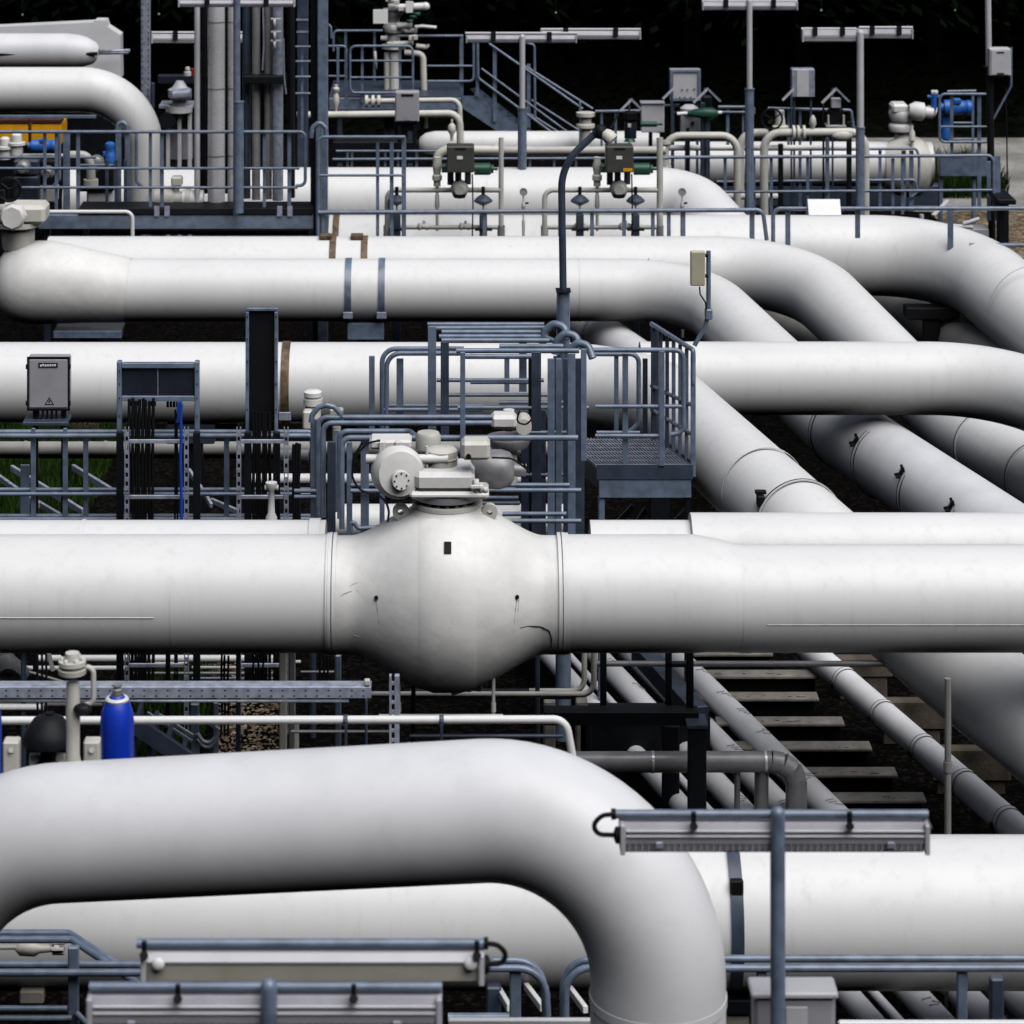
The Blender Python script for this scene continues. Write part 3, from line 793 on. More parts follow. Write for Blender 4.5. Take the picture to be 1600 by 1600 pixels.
# motor: cylinder, switch box, drum
cz_ = P(690, 731, DM + .0)
mb = MB(); mb.lathe((cz_.x, DM, cz_.z - .01), ZA, [(0, .125), (.085, .125), (.088, .13), (.095, .13), (.098, .125), (.15, .122), (.165, .105), (.17, 0)], 36); mb.build('motor', WC, t)
mb = MB(); mb.lathe((P(669, 0, DM + .25).x, DM + .25, P(0, 700, DM + .25).z), ZA, [(0, .10), (.10, .10), (.125, .085), (.13, 0)], 28); mb.build('motor_cap', WG, t)
mb = MB(); mb.cyl(P(667, 730, DM - .1), P(667, 697, DM - .1), .012, 10); mb.build('lever', WV, t)
mb = MB(); mb.pbox(721, 691, 766, 720, DM - .28, .2, .025); sb = mb.build('switch_box', WC, t)
c = P(732, 713.5, DM - .285); mb = MB(); mb.ring(c, YA, .015, .012, .006, 20); mb.cyl(c + Vector((0, .008, 0)), c + Vector((0, -.008, 0)), .009, 12); mb.build('knob', BK, sb)
mb = MB(); mb.lathe(P(738, 733, DM + .16), XA, [(0, 0), (0, .12), (.05, .15), (.22, .155), (.3, .13), (.33, .08), (.33, 0)], 28); mb.build('drum', SD, t)  # drum and its shaft take dull grey as painted shade
mb = MB(); mb.cyl(P(795, 733, DM + .16), P(822, 735, DM + .16), .05, 20); mb.build('drum_shaft', SD, t)
for k, pts in enumerate((((566, 692), (552, 715), (550, 745), (560, 765), (575, 770)), ((574, 770), (590, 772), (604, 785), (608, 800), (606, 815)), ((594, 688), (575, 692), (558, 708), (552, 726)))):
    mb = MB(); mb.tube([P(x, y, DM - .2 - .03 * k) for x, y in pts], .009, 8, .12); mb.build('cable', BK, t)
for k, pts in enumerate((((768, 700), (790, 700), (812, 712), (824, 735)), ((768, 715), (800, 716), (822, 732), (828, 740)))):
    mb = MB(); mb.tube([P(x, y, DM - .15) for x, y in pts], .008, 8, .12); mb.build('cable', BK, t)
# lifting lugs
for px, s in ((626, 1), (765, -1)):
    c = P(px, 799, DM - .08); mb = MB()
    mb.ring(c, YA, M(7, DM), .05, M(5.5, DM), 24); mb.beam(P(px + 4 * s, 806, DM - .06), P(px + 40 * s, 792 + 4, DM - .0), .05, .055); mb.build('lifting_lug', WG if s > 0 else WC, t)
# second smaller actuator behind it
t = thing('valve_actuator', 'smaller white actuator behind the rails, right of the ball valve', 'valve actuator')
mb = MB(); mb.pbox(767, 650, 808, 672, 25.2, .2, .03); mb.build('switch_box', WV, t)
mb = MB(); mb.lathe(P(818, 662, 25.4), YA, [(-.12, 0), (-.12, .07), (.12, .07), (.12, 0)], 20); mb.build('drum', WC, t)
mb = MB(); mb.cyl(P(795, 672, 25.4), P(795, 640, 25.4), .05); mb.build('stem', WV, t)
mb = MB(); mb.lathe(P(795, 686, 25.4), ZA, [(-.06, .17), (0, .20), (.02, .20), (.02, 0)], 28); mb.build('flange', SD, t)
mb = MB(); mb.cyl(P(795, 690, 25.4), P(795, 760, 25.4), .075, 16); mb.build('bonnet', WG, t)
mb = MB(); mb.tube([P(x, y, 25.1) for x, y in ((812, 642), (806, 660), (822, 664), (830, 656))], .008, 8, .05); mb.build('cable', BK, t)
t = thing('motor_drive', 'small white motor upright at the strapped pipe left of the rails', 'motor')
mb = MB(); mb.lathe(P(489, 652, 27.0), ZA, [(-.12, .075), (.12, .075), (.12, .09), (.18, .09), (.18, .075), (.2, .075), (.2, .085), (.24, .085), (.255, .06), (.255, 0)], 24); mb.build('motor_body', WV, t)
mb = MB(); mb.pbox(473, 643, 487, 672, 26.8, .12, .015); mb.build('terminal_box', WC, t)
mb = MB(); mb.cyl(P(489, 668, 27.0), Vector((XW(489, 27), 27, 0)), .03); mb.build('stand', RD, t)
mb = MB(); mb.cyl(P(526, 667, 27), P(526, 690, 27), .04); mb.pbox(515, 640, 536, 655, 26.9, .1, .01); single(mb, 'limit_switch', WG, 'small grey switch inside the rail hoop', 'switch')

# ------------------------------------------------------------------ rails round the valve
GV_R = 'guard rails round the central valve'
dn = .13
r = Rail('blue grey handrail closest to the valve actuator, bent down at its left end', 23.55, GV_R)
r.top([(534, 826), (534, 684), (903, 684)], 14); r.top([(531, 810, 24.0), (531, 674, 24.0), (640, 674, 24.0), (651, 683, 23.6)], 12)
r.mid([(548, 830), (548, 810), (560, 826), (620, 822)], 8)
r.post(570, 686, 840, 13); r.post(597, 686, 840, 8, 24.0); r.post(546, 690, 840, 9, 24.0)
r.mid([(548, 767), (628, 767)]); r.mid([(548, 758, 24), (628, 758, 24)])
r.mid([(757, 766), (908, 766)]); r.mid([(757, 758, 24), (890, 758, 24)])
r.mid([(800, 814), (908, 814)]); r.mid([(785, 803, 24), (885, 803, 24)])
r.post(723, 550, 727, 8, 23.5)
r = Rail('blue grey handrail behind the left valve gear, with rounded left end', 24.6, GV_R)
r.top([(497, 805), (497, 652), (770, 652)], 14); r.top([(505, 808, 24.4), (505, 661, 24.4), (768, 661, 24.4)], 14)
r.post(490, 655, 820, 10); r.post(518, 690, 850, 13, 24.3, m=RD); r.post(526, 672, 800, 8, 24.35)
r.mid([(460, 776), (497, 776)]); r.mid([(460, 767), (497, 767)])
r.top([(486, 660), (488, 648), (498, 636), (510, 633), (522, 636), (532, 646), (535, 655)], 8, name='end_hoop')
r.mid([(478, 815), (498, 812), (505, 795)], 10)
r = Rail('tall blue grey rail frame in front of the strapped pipe, with tall flat posts', 26.6, GV_R)
r.top([(604, 690), (604, 552), (725, 552)], 22); r.top([(597, 690, 26.9), (597, 545, 26.9), (725, 545, 26.9)], 22, name='handrail')
r.post(581, 556, 690, 9, 26.7); r.post(625, 560, 665, 11)
r.mid([(600, 640), (755, 640)]); r.mid([(600, 634, 26.9), (755, 634, 26.9)])
r.top([(720, 557, 26.4), (845, 557, 26.4)]); r.mid([(735, 597, 26.6), (840, 597, 26.6)])
r.post(675, 510, 690, 13, 26.3); r.post(695, 534, 680, 13, 26.0, m=RD)
r.top([(668, 507, 27.3), (850, 507, 27.3)]); r.top([(672, 513, 27.1), (868, 512, 27.1)]); r.top([(690, 519, 27.0), (845, 519, 27.0)])
r.top([(686, 526, 26.9), (850, 526, 26.9), (872, 536, 26.7)], 14); r.top([(690, 532, 26.8), (865, 532, 26.8)])
r.mid([(682, 594), (850, 594)]); r.mid([(700, 617), (855, 617)]); r.mid([(715, 637, 26.2), (920, 637, 26.2)]); r.mid([(780, 629), (884, 629)])
r.post(792, 560, 612, 8, 26.9); r.post(817, 512, 612, 12, 27.2)
r = Rail('blue grey top rail spanning from the tall posts to the lamp post', 25.9, GV_R)
r.top([(713, 548), (905, 548)]); r.top([(780, 541, 26.1), (880, 541, 26.1)])
r.mid([(795, 676, 25.6), (885, 676, 25.6)])
r.post(838, 550, 836, 15, 25.6, m=RD); r.post(829, 560, 836, 7, 26.2, m=BS); r.post(861, 560, 836, 11, 25.3); r.post(848, 640, 836, 10, 25.9, m=RD)
r.mid([(795, 742), (890, 742)]); r.mid([(750, 778), (810, 778)]); r.mid([(750, 786), (812, 786)])
r.post(820, 690, 836, 12, 25.9, m=RD)
for k in range(3):
    x, y, D = 848 + 19 * k, 526 + 15 * k, 26.9 - .35 * k
    r.top([(x, y + 12, D), (x + 3, y - 8, D), (x + 16, y - 21, D - .02), (x + 33, y - 16, D - .05), (x + 40, y + 4, D - .1)], 13, name='end_hoop', r=.036)
r.post(868, 556, 836, 7, 25.75, m=RD); r.post(884, 560, 836, 8, 25.8, m=RD); r.post(873, 560, 836, 9, 25.4); r.post(893, 552, 836, 12, 25.2, m=RL); r.post(905, 560, 836, 16, 25.5, m=RD); r.post(912, 545, 720, 9, 25.3)
r.mid([(884, 626), (908, 626)]); r.mid([(884, 690), (908, 690)])

# platform with its stair frame
t = thing('access_platform', 'blue grey steel platform with grating floor and beam', 'platform')
Df, Db = 26.7, 27.66; zf = ZW(727, Df)
xl_, xr_ = XW(932, Df), XW(1083, Df)
mb = MB()
for k in range(30):
    pass
    xx = xl_ + (xr_ - xl_ - .02) * k / 29; mb.beam((xx, Df + .02, zf - .015), (xx - SK * (Db - Df - .02), Db, zf - .015), .010, .03, ch=.001)
for k in range(7):
    y = Df + .05 + (Db - Df - .1) * k / 6; o_ = SK * (y - Df); mb.box((xl_ - o_, y, zf - .034), (xr_ - .02 - o_, y + .008, zf - .004), .001)
mb.build('grating', GV, t)
mb = MB(); mb.pbox(932, 726, 1083, 749, Df - .012, .01, .002); mb.build('kick_plate', RD, t)
mb = MB(); zk = (ZW(745, Df) + ZW(722, Df)) / 2; mb.beam((xr_, Df, zk), (xr_ - SK * (Db - Df), Db, zk), .012, .14); mb.build('kick_plate', RD, t)
mb = MB(); mb.pbox(936, 749, 1080, 778, Df, .12, .004); mb.build('front_beam', RL, t)
mb = MB(); mb.beam((xl_ + .06, Df + .13, zf - .16), (xl_ + .06 - SK * .9, Db, zf - .16), .07, .2); mb.build('side_beam', RD, t)
mb = MB(); mb.beam((xr_ - .07, Df + .13, zf - .16), (xr_ - .07 - SK * .9, Db, zf - .16), .07, .2); mb.build('side_beam', RD, t)
for x, m_ in ((940, RL), (1075, BS)):
    mb = MB(); mb.box((XW(x - 5, Df), Df + .02, 0), (XW(x + 5, Df), Df + .09, ZW(778.5, Df))); mb.build('leg', m_, t)
for x0, y0, x1, y1 in ((1032, 838, 1074, 796), (948, 835, 990, 790), (985, 835, 1010, 795)):
    mb = MB(); mb.beam(P(x0, y0, Df + .1 + x0 * .0003), P(x1, y1, Df + .1 + x0 * .0003), .06, .05); mb.build('brace', BS, t)
r = Rail('guard rail of the grating platform, open on its left side', Df, 'guard rails round the central valve')
r.top([(926, 547), (1068, 547), (1068, 676), (1048, 679)], 14); r.mid([(930, 635), (1068, 635)]); r.mid([(930, 681), (1035, 681)]); r.mid([(932, 676, 27.2), (1000, 676, 27.2)])
r.post(977, 552, 728, 9); r.post(1034, 548, 728, 9, Df - .02)
r.top([(930, 553, 27.6), (998, 553, 27.6), (998, 662, 27.6), (982, 676, 27.6)], 14); r.post(963, 556, 690, 7, 27.62)
r.top([(1018, 506, Db), (1083, 547, Df), (1083, 600, Df)], 4, name='handrail')
r.mid([(1018, 603, Db), (1083, 634, Df)]); r.mid([(1018, 640, Db), (1083, 680, Df)])
r.post(1083, 552, 745, 8, Df + .0)
for k in range(6):
    D = Db - (Db - Df) * (k + .4) / 6.4; x = 1018 + 65 * (k + .4) / 6.4; yt = 506 + 41 * (k + .4) / 6.4
    r.post(x, yt + 4, 698 + 6 * k, 6 + (k == 0) * 3, D, m=RD if k < 3 else RL)
r.post(1023, 512, 700, 12, Db + .03, m=RD); r.post(1008, 560, 690, 8, Db + .1, m=RD)

# lamp post with floodlight in the centre
D = 26.95
t = thing('lamp_post', 'dark curved lamp post with a floodlight above the platform', 'street lamp')
mb = MB(); mb.loft([Vector((XW(880, D), D, 0)), P(880, 640, D), P(880, 455, D)], [.075, .065, .062], 16); mb.build('lower_pole', RL, t)
mb = MB(); mb.tube(pp([(880, 455), (877, 258), (934, 205)], D), .034, 14, .5, 10); mb.build('pole', RD, t)
mb = MB(); mb.box(P(869, 456, D - .09), P(891, 451, D + .09)); mb.build('collar', BS, t)
mb = MB(); mb.cyl(P(928, 209, D), P(946, 202, D), .05); mb.sphere(P(938, 206, D), .07, 14); mb.build('knuckle', BS, t)
mb = MB(); mb.lathe(P(944, 206, D - .03), Vector((.55, -.25, -.55)), [(0, 0), (0, .04), (.03, .06), (.10, .068), (.115, .06), (.115, 0)], 20); mb.build('lamp_head', WC, t)
mb = MB(); mb.cyl(P(940, 214, D - .05), P(949, 222, D - .1), .012); mb.cyl(P(955, 200, D), P(966, 178, D + .05), .012); mb.build('bracket', BS, t)
# aerial box
D = 26.75
t = thing('aerial_box', 'beige panel box on a thin mast above the platform corner', 'aerial')
mb = MB(); mb.pbox(1079, 393, 1102, 447, D - .1, .06, .01); mb.build('panel', BE, t)
mb = MB(); mb.tube(pp([(1107, 392), (1107, 490), (1102, 510), (1085, 540)], D), .022, 10, .03); mb.build('mast', RL, t)
mb = MB(); mb.box(P(1102, 500, D - .05), P(1112, 480, D + .05)); mb.build('clamp', RL, t)
MB().box(P(1100, 402, D - .06), P(1106, 396, D)).build('bracket', BS, t); MB().box(P(1100, 434, D - .06), P(1106, 428, D)).build('bracket', BS, t)
mb = MB(); mb.tube(pp([(1093, 448), (1094, 460), (1102, 472), (1104, 485)], D - .07), .007, 8, .03); mb.build('cable', BK, t)

# ------------------------------------------------------------------ left: rail, boxes, cable frames
GL = 'guard rails of the left cable walkway'
r = Rail('long double blue grey rail under the grey control box, left', 26.0, GL)
r.top([(-700, 681), (484, 681), (503, 700)], 6, .0); r.top([(-700, 675, 26.1), (484, 675, 26.1), (497, 690, 26.1)], 6)
r.mid([(-700, 772), (495, 772)]); r.mid([(-700, 765, 26.1), (495, 765, 26.1)])
r.mid([(-700, 811), (490, 811)]); r.mid([(-700, 806, 26.1), (490, 806, 26.1)])
for x in (52, 102, 134, 354): r.post(x, 684, 850, 8)
for x in (52, 102): r.post(x, 669, 680, 6, 26.0)
r.post(39, 726, 850, 14, 27.0)
# control box on a stand
t = thing('control_box', 'grey control box with warning triangle on its door, on a stand', 'control box', 'grey control boxes')
D = 26.6
mb = MB(); mb.pbox(43, 559, 108, 641, D, .16, .012); bx = mb.build('box', GB, t)
mb = MB(); mb.pbox(46, 562, 105, 637, D - .012, .011, .004); dr = mb.build('door', GB, bx)
mb = MB()
for a, b2 in (((43, 558), (108, 561)), ((43, 638.5), (108, 642)), ((42, 558), (45, 642)), ((106, 558), (109, 642))): mb.pbox(*a, *b2, D - .006, .02, .001)
mb.build('door_seal', BK, bx)
mb = MB(); mb.pbox(60, 567, 90, 574, D - .02, .007); mb.build('label_plate', BK, bx)
mb = MB(); rn = random.Random(2)
for k in range(7): mb.pbox(62.5 + 3.7 * k, 568.6 + rn.random(), 65.2 + 3.7 * k, 572 + rn.random(), D - .0225, .002, .0003)
mb.build('label_marks', WS, bx)
mb = MB()
tri = [(77, 620.5), (84.5, 632.5), (69.5, 632.5)]; tri2 = [(77, 623.6), (82, 631.2), (72, 631.2)]
W3 = lambda q: [(XW(x, D - .015), ZW(y, D - .015)) for x, y in q]
mb.prism(W3(tri), D - .0145, .002); mb.build('warning_triangle', BK, bx)
mb = MB(); mb.prism(W3(tri2), D - .0165, .0015); mb.build('warning_field', GB, bx)
mb = MB(); mb.prism(W3([(77.2, 624.8), (78.6, 624.8), (77.6, 627.4), (79, 627.4), (76, 630.8), (76.8, 628.2), (75.4, 628.2)]), D - .0185, .0015); mb.build('warning_flash', BK, bx)
mb = MB()
for y in (570, 627): mb.pbox(40, y, 43.2, y + 7, D - .01, .03); mb.pbox(107.5, y, 110, y + 7, D - .01, .03)
mb.build('hinges', BK, bx)
mb = MB()
for x in (54, 98): mb.box((XW(x - 4, D), D + .05, 0), (XW(x + 4, D), D + .1, ZW(641, D)))
mb.build('stand', BS, t)
mb = MB(); mb.pbox(35, 660, 105, 666, D - .1, .3); mb.build('stand_tray', RD, t)
mb = MB()
for k in range(5): mb.tube(pp([(60 + 7 * k, 641), (60 + 7 * k, 652), (40 + 12 * k, 664)], D + .02), .010, 6, .04)
mb.build('cables', BK, t)
# cable hood frame
t = thing('cable_hood', 'low dark cable hood between two blue grey posts', 'cable frame', 'cable frames on the left walkway')
D = 25.7
mb = MB(); mb.pbox(190, 576, 304, 620, D + .02, .12, .006); mb.build('hood_panel', DP, t)
mb = MB(); mb.pbox(190, 567.5, 303, 575.5, D - .02, .06, .004); mb.build('top_beam', RL, t)
mb = MB(); mb.pbox(190, 619.5, 305, 627, D - .02, .06, .004); mb.build('lower_beam', RL, t)
mb = MB(); mb.pbox(245.8, 576, 247.2, 619, D + .01, .008, .001); mb.build('joint', GV, t)
for x in (186.5, 308):
    mb = MB(); mb.box((XW(x - 3.7, D), D - .03, 1.2), (XW(x + 3.7, D), D + .05, ZW(564, D))); m2 = MB()
    for y in (580, 600, 622, 650): m2.cyl(P(x, y, D - .03), P(x, y, D - .036), .007, 8)
    build2(mb, RL, m2, BS, 'post', t)
t = thing('cable_hood', 'tall black cable hood between two blue grey posts', 'cable frame', 'cable frames on the left walkway')
mb = MB(); mb.pbox(389, 485, 430, 674, D + .02, .03, .006); mb.build('hood_panel', BK, t)
mb = MB(); mb.pbox(385, 482, 434, 486, D - .02, .06, .003); mb.build('top_beam', RL, t)
for x in (386.5, 431.5):
    mb = MB(); mb.box((XW(x - 2.6, D), D - .03, 1.2), (XW(x + 2.6, D), D + .05, ZW(486.5, D))); m2 = MB()
    for y in (495, 530, 565, 600, 640): m2.cyl(P(x, y, D - .03), P(x, y, D - .036), .007, 8)
    build2(mb, RL, m2, BS, 'post', t)
# dark uprights and perforated ladders that carry the cables
GC = 'perforated cable ladders'
for i, (xa, xb, lab) in enumerate(((198, 291, 'perforated cable ladder below the low hood, with a blue cable'), (373, 447, 'perforated cable ladder below the tall black hood'))):
    D = 25.45; t = thing('cable_ladder', lab, 'cable ladder', GC)
    for x in (xa, xb):
        mb = MB(); y0 = 668; zb = .6; z1_ = ZW(y0, D); w = M(3.6, D)
        mb.box((XW(x, D) - w, D, zb), (XW(x, D) - w + .008, D + .03, z1_), .001); mb.box((XW(x, D) + w - .008, D, zb), (XW(x, D) + w, D + .03, z1_), .001)
        n = 34
        for k in range(n):
            z = zb + (z1_ - zb) * k / n; mb.box((XW(x, D) - w + .008, D + .002, z), (XW(x, D) + w - .008, D + .008, z + (z1_ - zb) / n * .5), .0005)
        mb.build('side_rail', GV, t)
    for y in (690, 777, 870, 1040):
        mb = MB(); mb.pbox(xa + 3.6, y - 3, xb - 3.6, y + 3, D + .004, .02); mb.build('rung', GV, t)
for i, x in enumerate((187, 307, 387, 432)):
    mb = MB(); mb.pbox(x - 5.5, 676, x + 5.5, 1090, 25.55, .05, .004); single(mb, 'dark_upright', BS, ['dark upright under the left post of the low hood', 'dark upright under the right post of the low hood', 'dark upright under the left post of the tall hood', 'dark upright under the right post of the tall hood'][i], 'post', 'dark uprights under the cable hoods')
rn = random.Random(9)
def cables(label, xs, y0, y1, D, m=BK, r=.012, group='cable bundles', n2='cable', wob=1.2):
    t = thing('cable_bundle', label, 'cables', group)
    for x in xs:
        q = [(x + rn.uniform(-wob, wob) * 1.3, y0 + rn.uniform(0, 5))]
        for k in range(1, 8): q.append((x + rn.uniform(-wob, wob), y0 + (y1 - y0) * k / 7))
        MB().tube(pp(q, D), r, 7, .05).build(n2, m, t)
    return t
cables('black cables hanging from the low hood', [202 + 5.2 * k for k in range(8)], 622, 1095, 25.62, r=.0145)
cables('blue cable hanging down the right ladder of the low hood', [283], 626, 830, 25.4, BC, .014)
cables('blue cable pair under the right end of the low hood', [278, 281], 626, 660, 25.5, BC, .011)
cables('dark cables beside the blue cable', [273, 277], 640, 1090, 25.55, r=.009)
cables('black cables hanging from the tall hood', [396 + 5 * k for k in range(6)], 640, 1095, 25.62, r=.0145)
cables('loose black cables right of the tall hood', [459, 463, 467], 690, 830, 25.5, r=.016)
t = thing('cable_glands', 'row of cable glands beneath the low hood', 'cable glands')
for k in range(9): MB().cyl(P(205 + 4.6 * k, 627.5, 25.73), P(205 + 4.6 * k, 634, 25.73), .012, 8).build('gland', BS, t)
for k in range(5): MB().cyl(P(262 + 5 * k, 627.5, 25.73), P(262 + 5 * k, 636, 25.73), .012, 8).build('gland', BS, t)

# thin pipes behind the left rail
GS_ = 'thin pipes behind the left walkway'
def xpipe(label, D, y, x0, x1, rpx, m=WG, group=GS_, ends=None, fil=.12, name='thin_pipe', seg=16):
    pts = [(x0, y), (x1, y)]
    if ends: pts = ends
    t = thing(name, label, 'pipe', group)
    MB().tube(pp(pts, D), M(rpx, D), seg, fil).build('pipe_shell', m, t)
    return t
t = xpipe('white pipe running behind the left rail below the control box', 30.8, 703, -120, 908, 13)
for x in (40, 165): MB().ring(P(x, 703, 30.8), XA, M(13, 30.8), .03, .006, 24).build('weld_seam', WG, t)
xpipe('short white pipe end right of the dark uprights, upper', 30.5, 712, 435, 482, 9, W2)
xpipe('white pipe low behind the rails, passing behind the ball valve actuator', 29.5, 748, 385, 908, 8, W2)
xpipe('white pipe close behind the ball valve, seen between the rail posts', 26.35, 814, 515, 903, 26, W, 'large white gas pipes')
mb = MB(); mb.pbox(330, 662, 372, 684, 30.0, .3); mb.pbox(290, 664, 312, 684, 30.0, .3); single(mb, 'cable_boxes', GB, 'pale low boxes under the left mid pipe', 'junction box')
t = thing('hose_post', 'small white hydrant post behind the left rail', 'hydrant')
MB().lathe(P(424, 826, 24.9), ZA, [(0, .05), (.1, .05), (.14, .03), (.33, .025), (.36, .05), (.4, .05), (.4, 0)], 16).build('body', W, t)
MB().cyl(P(414, 762, 24.9), P(435, 762, 24.9), .025, 10).build('outlets', WC, t)
# galvanised struts in the grass
for i, (x0, y0, x1, y1) in enumerate(((-10, 740, 60, 790), (18, 731, 130, 800), (45, 778, 120, 822), (114, 730, 176, 768))):
    mb = MB(); mb.beam(P(x0, y0, 28.6), P(x1, y1, 27.6), .035, .06); single(mb, 'stair_rail', GV, ['sloping stair rail in the grass at the left edge', 'long sloping stair rail above the grass', 'short sloping stair rail low in the grass', 'pale sloping strut behind the third rail post'][i], 'stair rail', 'sloping stair rails by the grass')
for i, (x0, y0, x1, y1) in enumerate(((295, 735, 318, 770), (318, 768, 330, 790), (330, 782, 372, 800))):
    mb = MB(); mb.beam(P(x0, y0, 27.6), P(x1, y1, 27.3), .03, .05); single(mb, 'strut', GV, ['pale strut right of the blue cable', 'short pale strut below the other one', 'nearly flat pale strut at the second ladder'][i], 'strut', 'pale struts behind the cable ladders')
mb = MB(); mb.beam(P(-90, 648, 30.2), P(487, 652, 30.2), .10, .05); single(mb, 'pipe_rack_beam', BS, 'dark rack beam beneath the left mid pipe', 'beam')
t = thing('reed_fence', 'brown brushwood strip beneath the left mid pipe', 'fence'); mb = MB()
for k in range(42):
    x = 105 + 48 * k / 41; mb.beam(P(x, 676, 31.2), P(x + rn.uniform(-2, 2), 660 + rn.uniform(0, 6), 31.2), .015, .015)
mb.build('brushwood', CB, t)
# ------------------------------------------------------------------ below the main pipe
GU = 'thin pipes below the main pipe'
xpipe('white pipe just under the main pipe, left half', 27.5, 1029, 60, 446, 5.5, W, GU)
xpipe('thin white pipe below it, ending left of the hanging cables', 27.0, 1044, 40, 200, 3.6, W, GU)
xpipe('very thin white pipe ending at the blue bottle', 26.0, 1067, 42, 178, 2.4, W, GU)
xpipe('thin grey pipe right of the hanging cables', 26.8, 1043, 300, 380, 2.4, WG, GU)
xpipe('short white pipe stub at the left edge above the long one', 22.4, 1105, -60, 68, 5, W, GU)
xpipe('long white pipe passing behind the blue bottle and bent down at its right end', 19.4, 1125, 0, 0, 6.2, W, GU, [(-80, 1126), (884, 1124), (896, 1190), (896, 1300)], .10)
xpipe('thin grey pipe between the two drain legs of the ball valve', 22.2, 1119, 592, 786, 3.2, WG, GU)
xpipe('grey pipe turning up to the main pipe right of the valve', 23.6, 0, 0, 0, 4.6, WG, GU, [(560, 1085), (928, 1085), (928, 1000)], .10)
xpipe('second grey pipe turning up just left of that one', 23.9, 0, 0, 0, 4.4, WG, GU, [(827, 1080), (913, 1080), (913, 1000)], .10)
xpipe('long dark grey pipe crossing in front of the ringed narrow pipe', 24.4, 1037, 930, 1447, 4.4, SD, GU)
for i, px in enumerate((623, 771)):
    mb = MB(); mb.tube([P(px, 1035, 22.3), P(px, 1120, 22.3)], M(2.8, 22.3), 8); mb.cyl(P(px, 1098, 22.3), P(px, 1112, 22.3), M(4, 22.3), 10)
    single(mb, 'drain_pipe', WG, ('thin drain leg under the left flank of the ball valve', 'thin drain leg under the right flank of the ball valve')[i], 'drain pipe', 'drain legs of the ball valve')
mb = MB(); mb.beam(P(705, 1082, 23.1), P(735, 1073, 23.1), .05, .04); mb.pbox(728, 1068, 737, 1082, 23.1, .1); mb.pbox(744, 1070, 753, 1081, 23.1, .1); mb.pbox(730, 1076, 750, 1079, 23.12, .05); single(mb, 'drain_valve', WC, 'small white drain valve below the belly of the ball valve', 'valve')
# long perforated tray
t = thing('cable_tray', 'long perforated blue grey tray below the main pipe', 'cable tray')
D = 21.4; mb = MB(); mb.pbox(-80, 1074, 580, 1091, D, .012, .002); mb.pbox(-80, 1072.5, 580, 1075, D + .013, .12, .002); sd = mb.build('tray_side', GV, t)
mb = MB()
for k in range(36):
    x = -10 + 18.0 * k
    if x < 576:
        for y in (1078.3, 1086.8): mb.pbox(x, y, x + 3.2, y + 1.7, D - .002, .004, .0003)
mb.build('holes', BS, sd)
mb = MB(); mb.tube([P(-80, 1095, D + .02), P(545, 1095, D + .02)], .013, 8); mb.build('lip', GV, t)
mb = MB(); mb.pbox(569, 1063, 578, 1072, D, .05); mb.build('bracket', WG, t)
t = thing('perforated_strut', 'upright perforated strut below the ball valve', 'strut')
D = 21.0; mb = MB(); x0, x1 = XW(608, D), XW(624, D); z0_, z1_ = .6, ZW(1056, D)
mb.box((x0, D, z0_), (x0 + .018, D + .05, z1_), .002); mb.box((x1 - .035, D, z0_), (x1, D + .05, z1_), .002)
for k in range(30): z = z0_ + (z1_ - z0_) * k / 30; mb.box((x0 + .018, D + .002, z), (x1 - .035, D + .02, z + .024), .001)
mb.build('web', GV, t)
for i, (px, w, y0, y1, D, m_) in enumerate(((442, 12, 1000, 1330, 24.2, WG), (456, 11, 1000, 1330, 24.5, SD), (528, 10, 1024, 1080, 24.0, RL), (463, 8, 1130, 1330, 23.0, WC), (572, 4, 1092, 1160, 22, RD))):
    mb = MB(); mb.box((XW(px - w / 2, D), D, 0), (XW(px + w / 2, D), D + .06, ZW(y0, D)), .01)
    single(mb, 'upright', m_, ['pale upright below the main pipe right of the tray lettering side', 'grey upright close beside the pale one below the main pipe', 'short blue grey upright left under the ball valve', 'cream upright behind the long white pipe', 'thin dark upright under the tray end'][i].replace(' right of the tray lettering side', ', behind the tray'), 'upright', 'uprights below the main pipe')
# blurred vent on the hoop
t = thing('vent_stub', 'white vent stub with flanged cap on the foreground hoop', 'vent')
D = DF_ + .72; zb = ZW(1206, D)
MB().lathe((XW(114, D), D, zb - .1), ZA, [(0, .056), (.12, .056), (.2, .04), (.35, .04), (.42, .043), (.62, .038), (.62, 0)], 20).build('riser', WC, t)
MB().lathe((XW(113, D), D, ZW(1052, D)), ZA, [(0, 0), (0, .08), (.03, .085), (.03, .065), (.05, .065), (.05, .08), (.075, .08), (.075, .045), (.12, .04), (.12, 0)], 24).build('cap_flange', WC, t)
mb = MB(); bolts(mb, (XW(113, D), D, ZW(1040, D)), ZA, .06, 6, .012, .05); mb.build('bolts', WC, t)
MB().tube(pp([(118, 1106), (146, 1098), (146, 1045), (135, 1042)], D), .016, 10, .04).build('branch', WG, t)
mb = MB(); mb.sphere(P(129, 1108, D - .05), .042, 14, (1.3, 1, .8)); mb.build('gauge', BS, t)
for i, px in enumerate((16, 142)):
    t = thing('clamp_block', ('pale clamp block on the hoop at the left edge', 'pale clamp block on the hoop left of the bottle')[i], 'clamp block', 'clamp blocks on the foreground hoop')
    D = DF_ + .74; mb = MB(); mb.pbox(px - 12, 1160, px + 13, 1212, D, .10, .008); mb.build('block', WC, t)
    mb = MB(); mb.cyl(P(px + 1, 1172, D + .002), P(px + 1, 1172, D - .012), .016, 12); mb.build('bolt', WG, t)
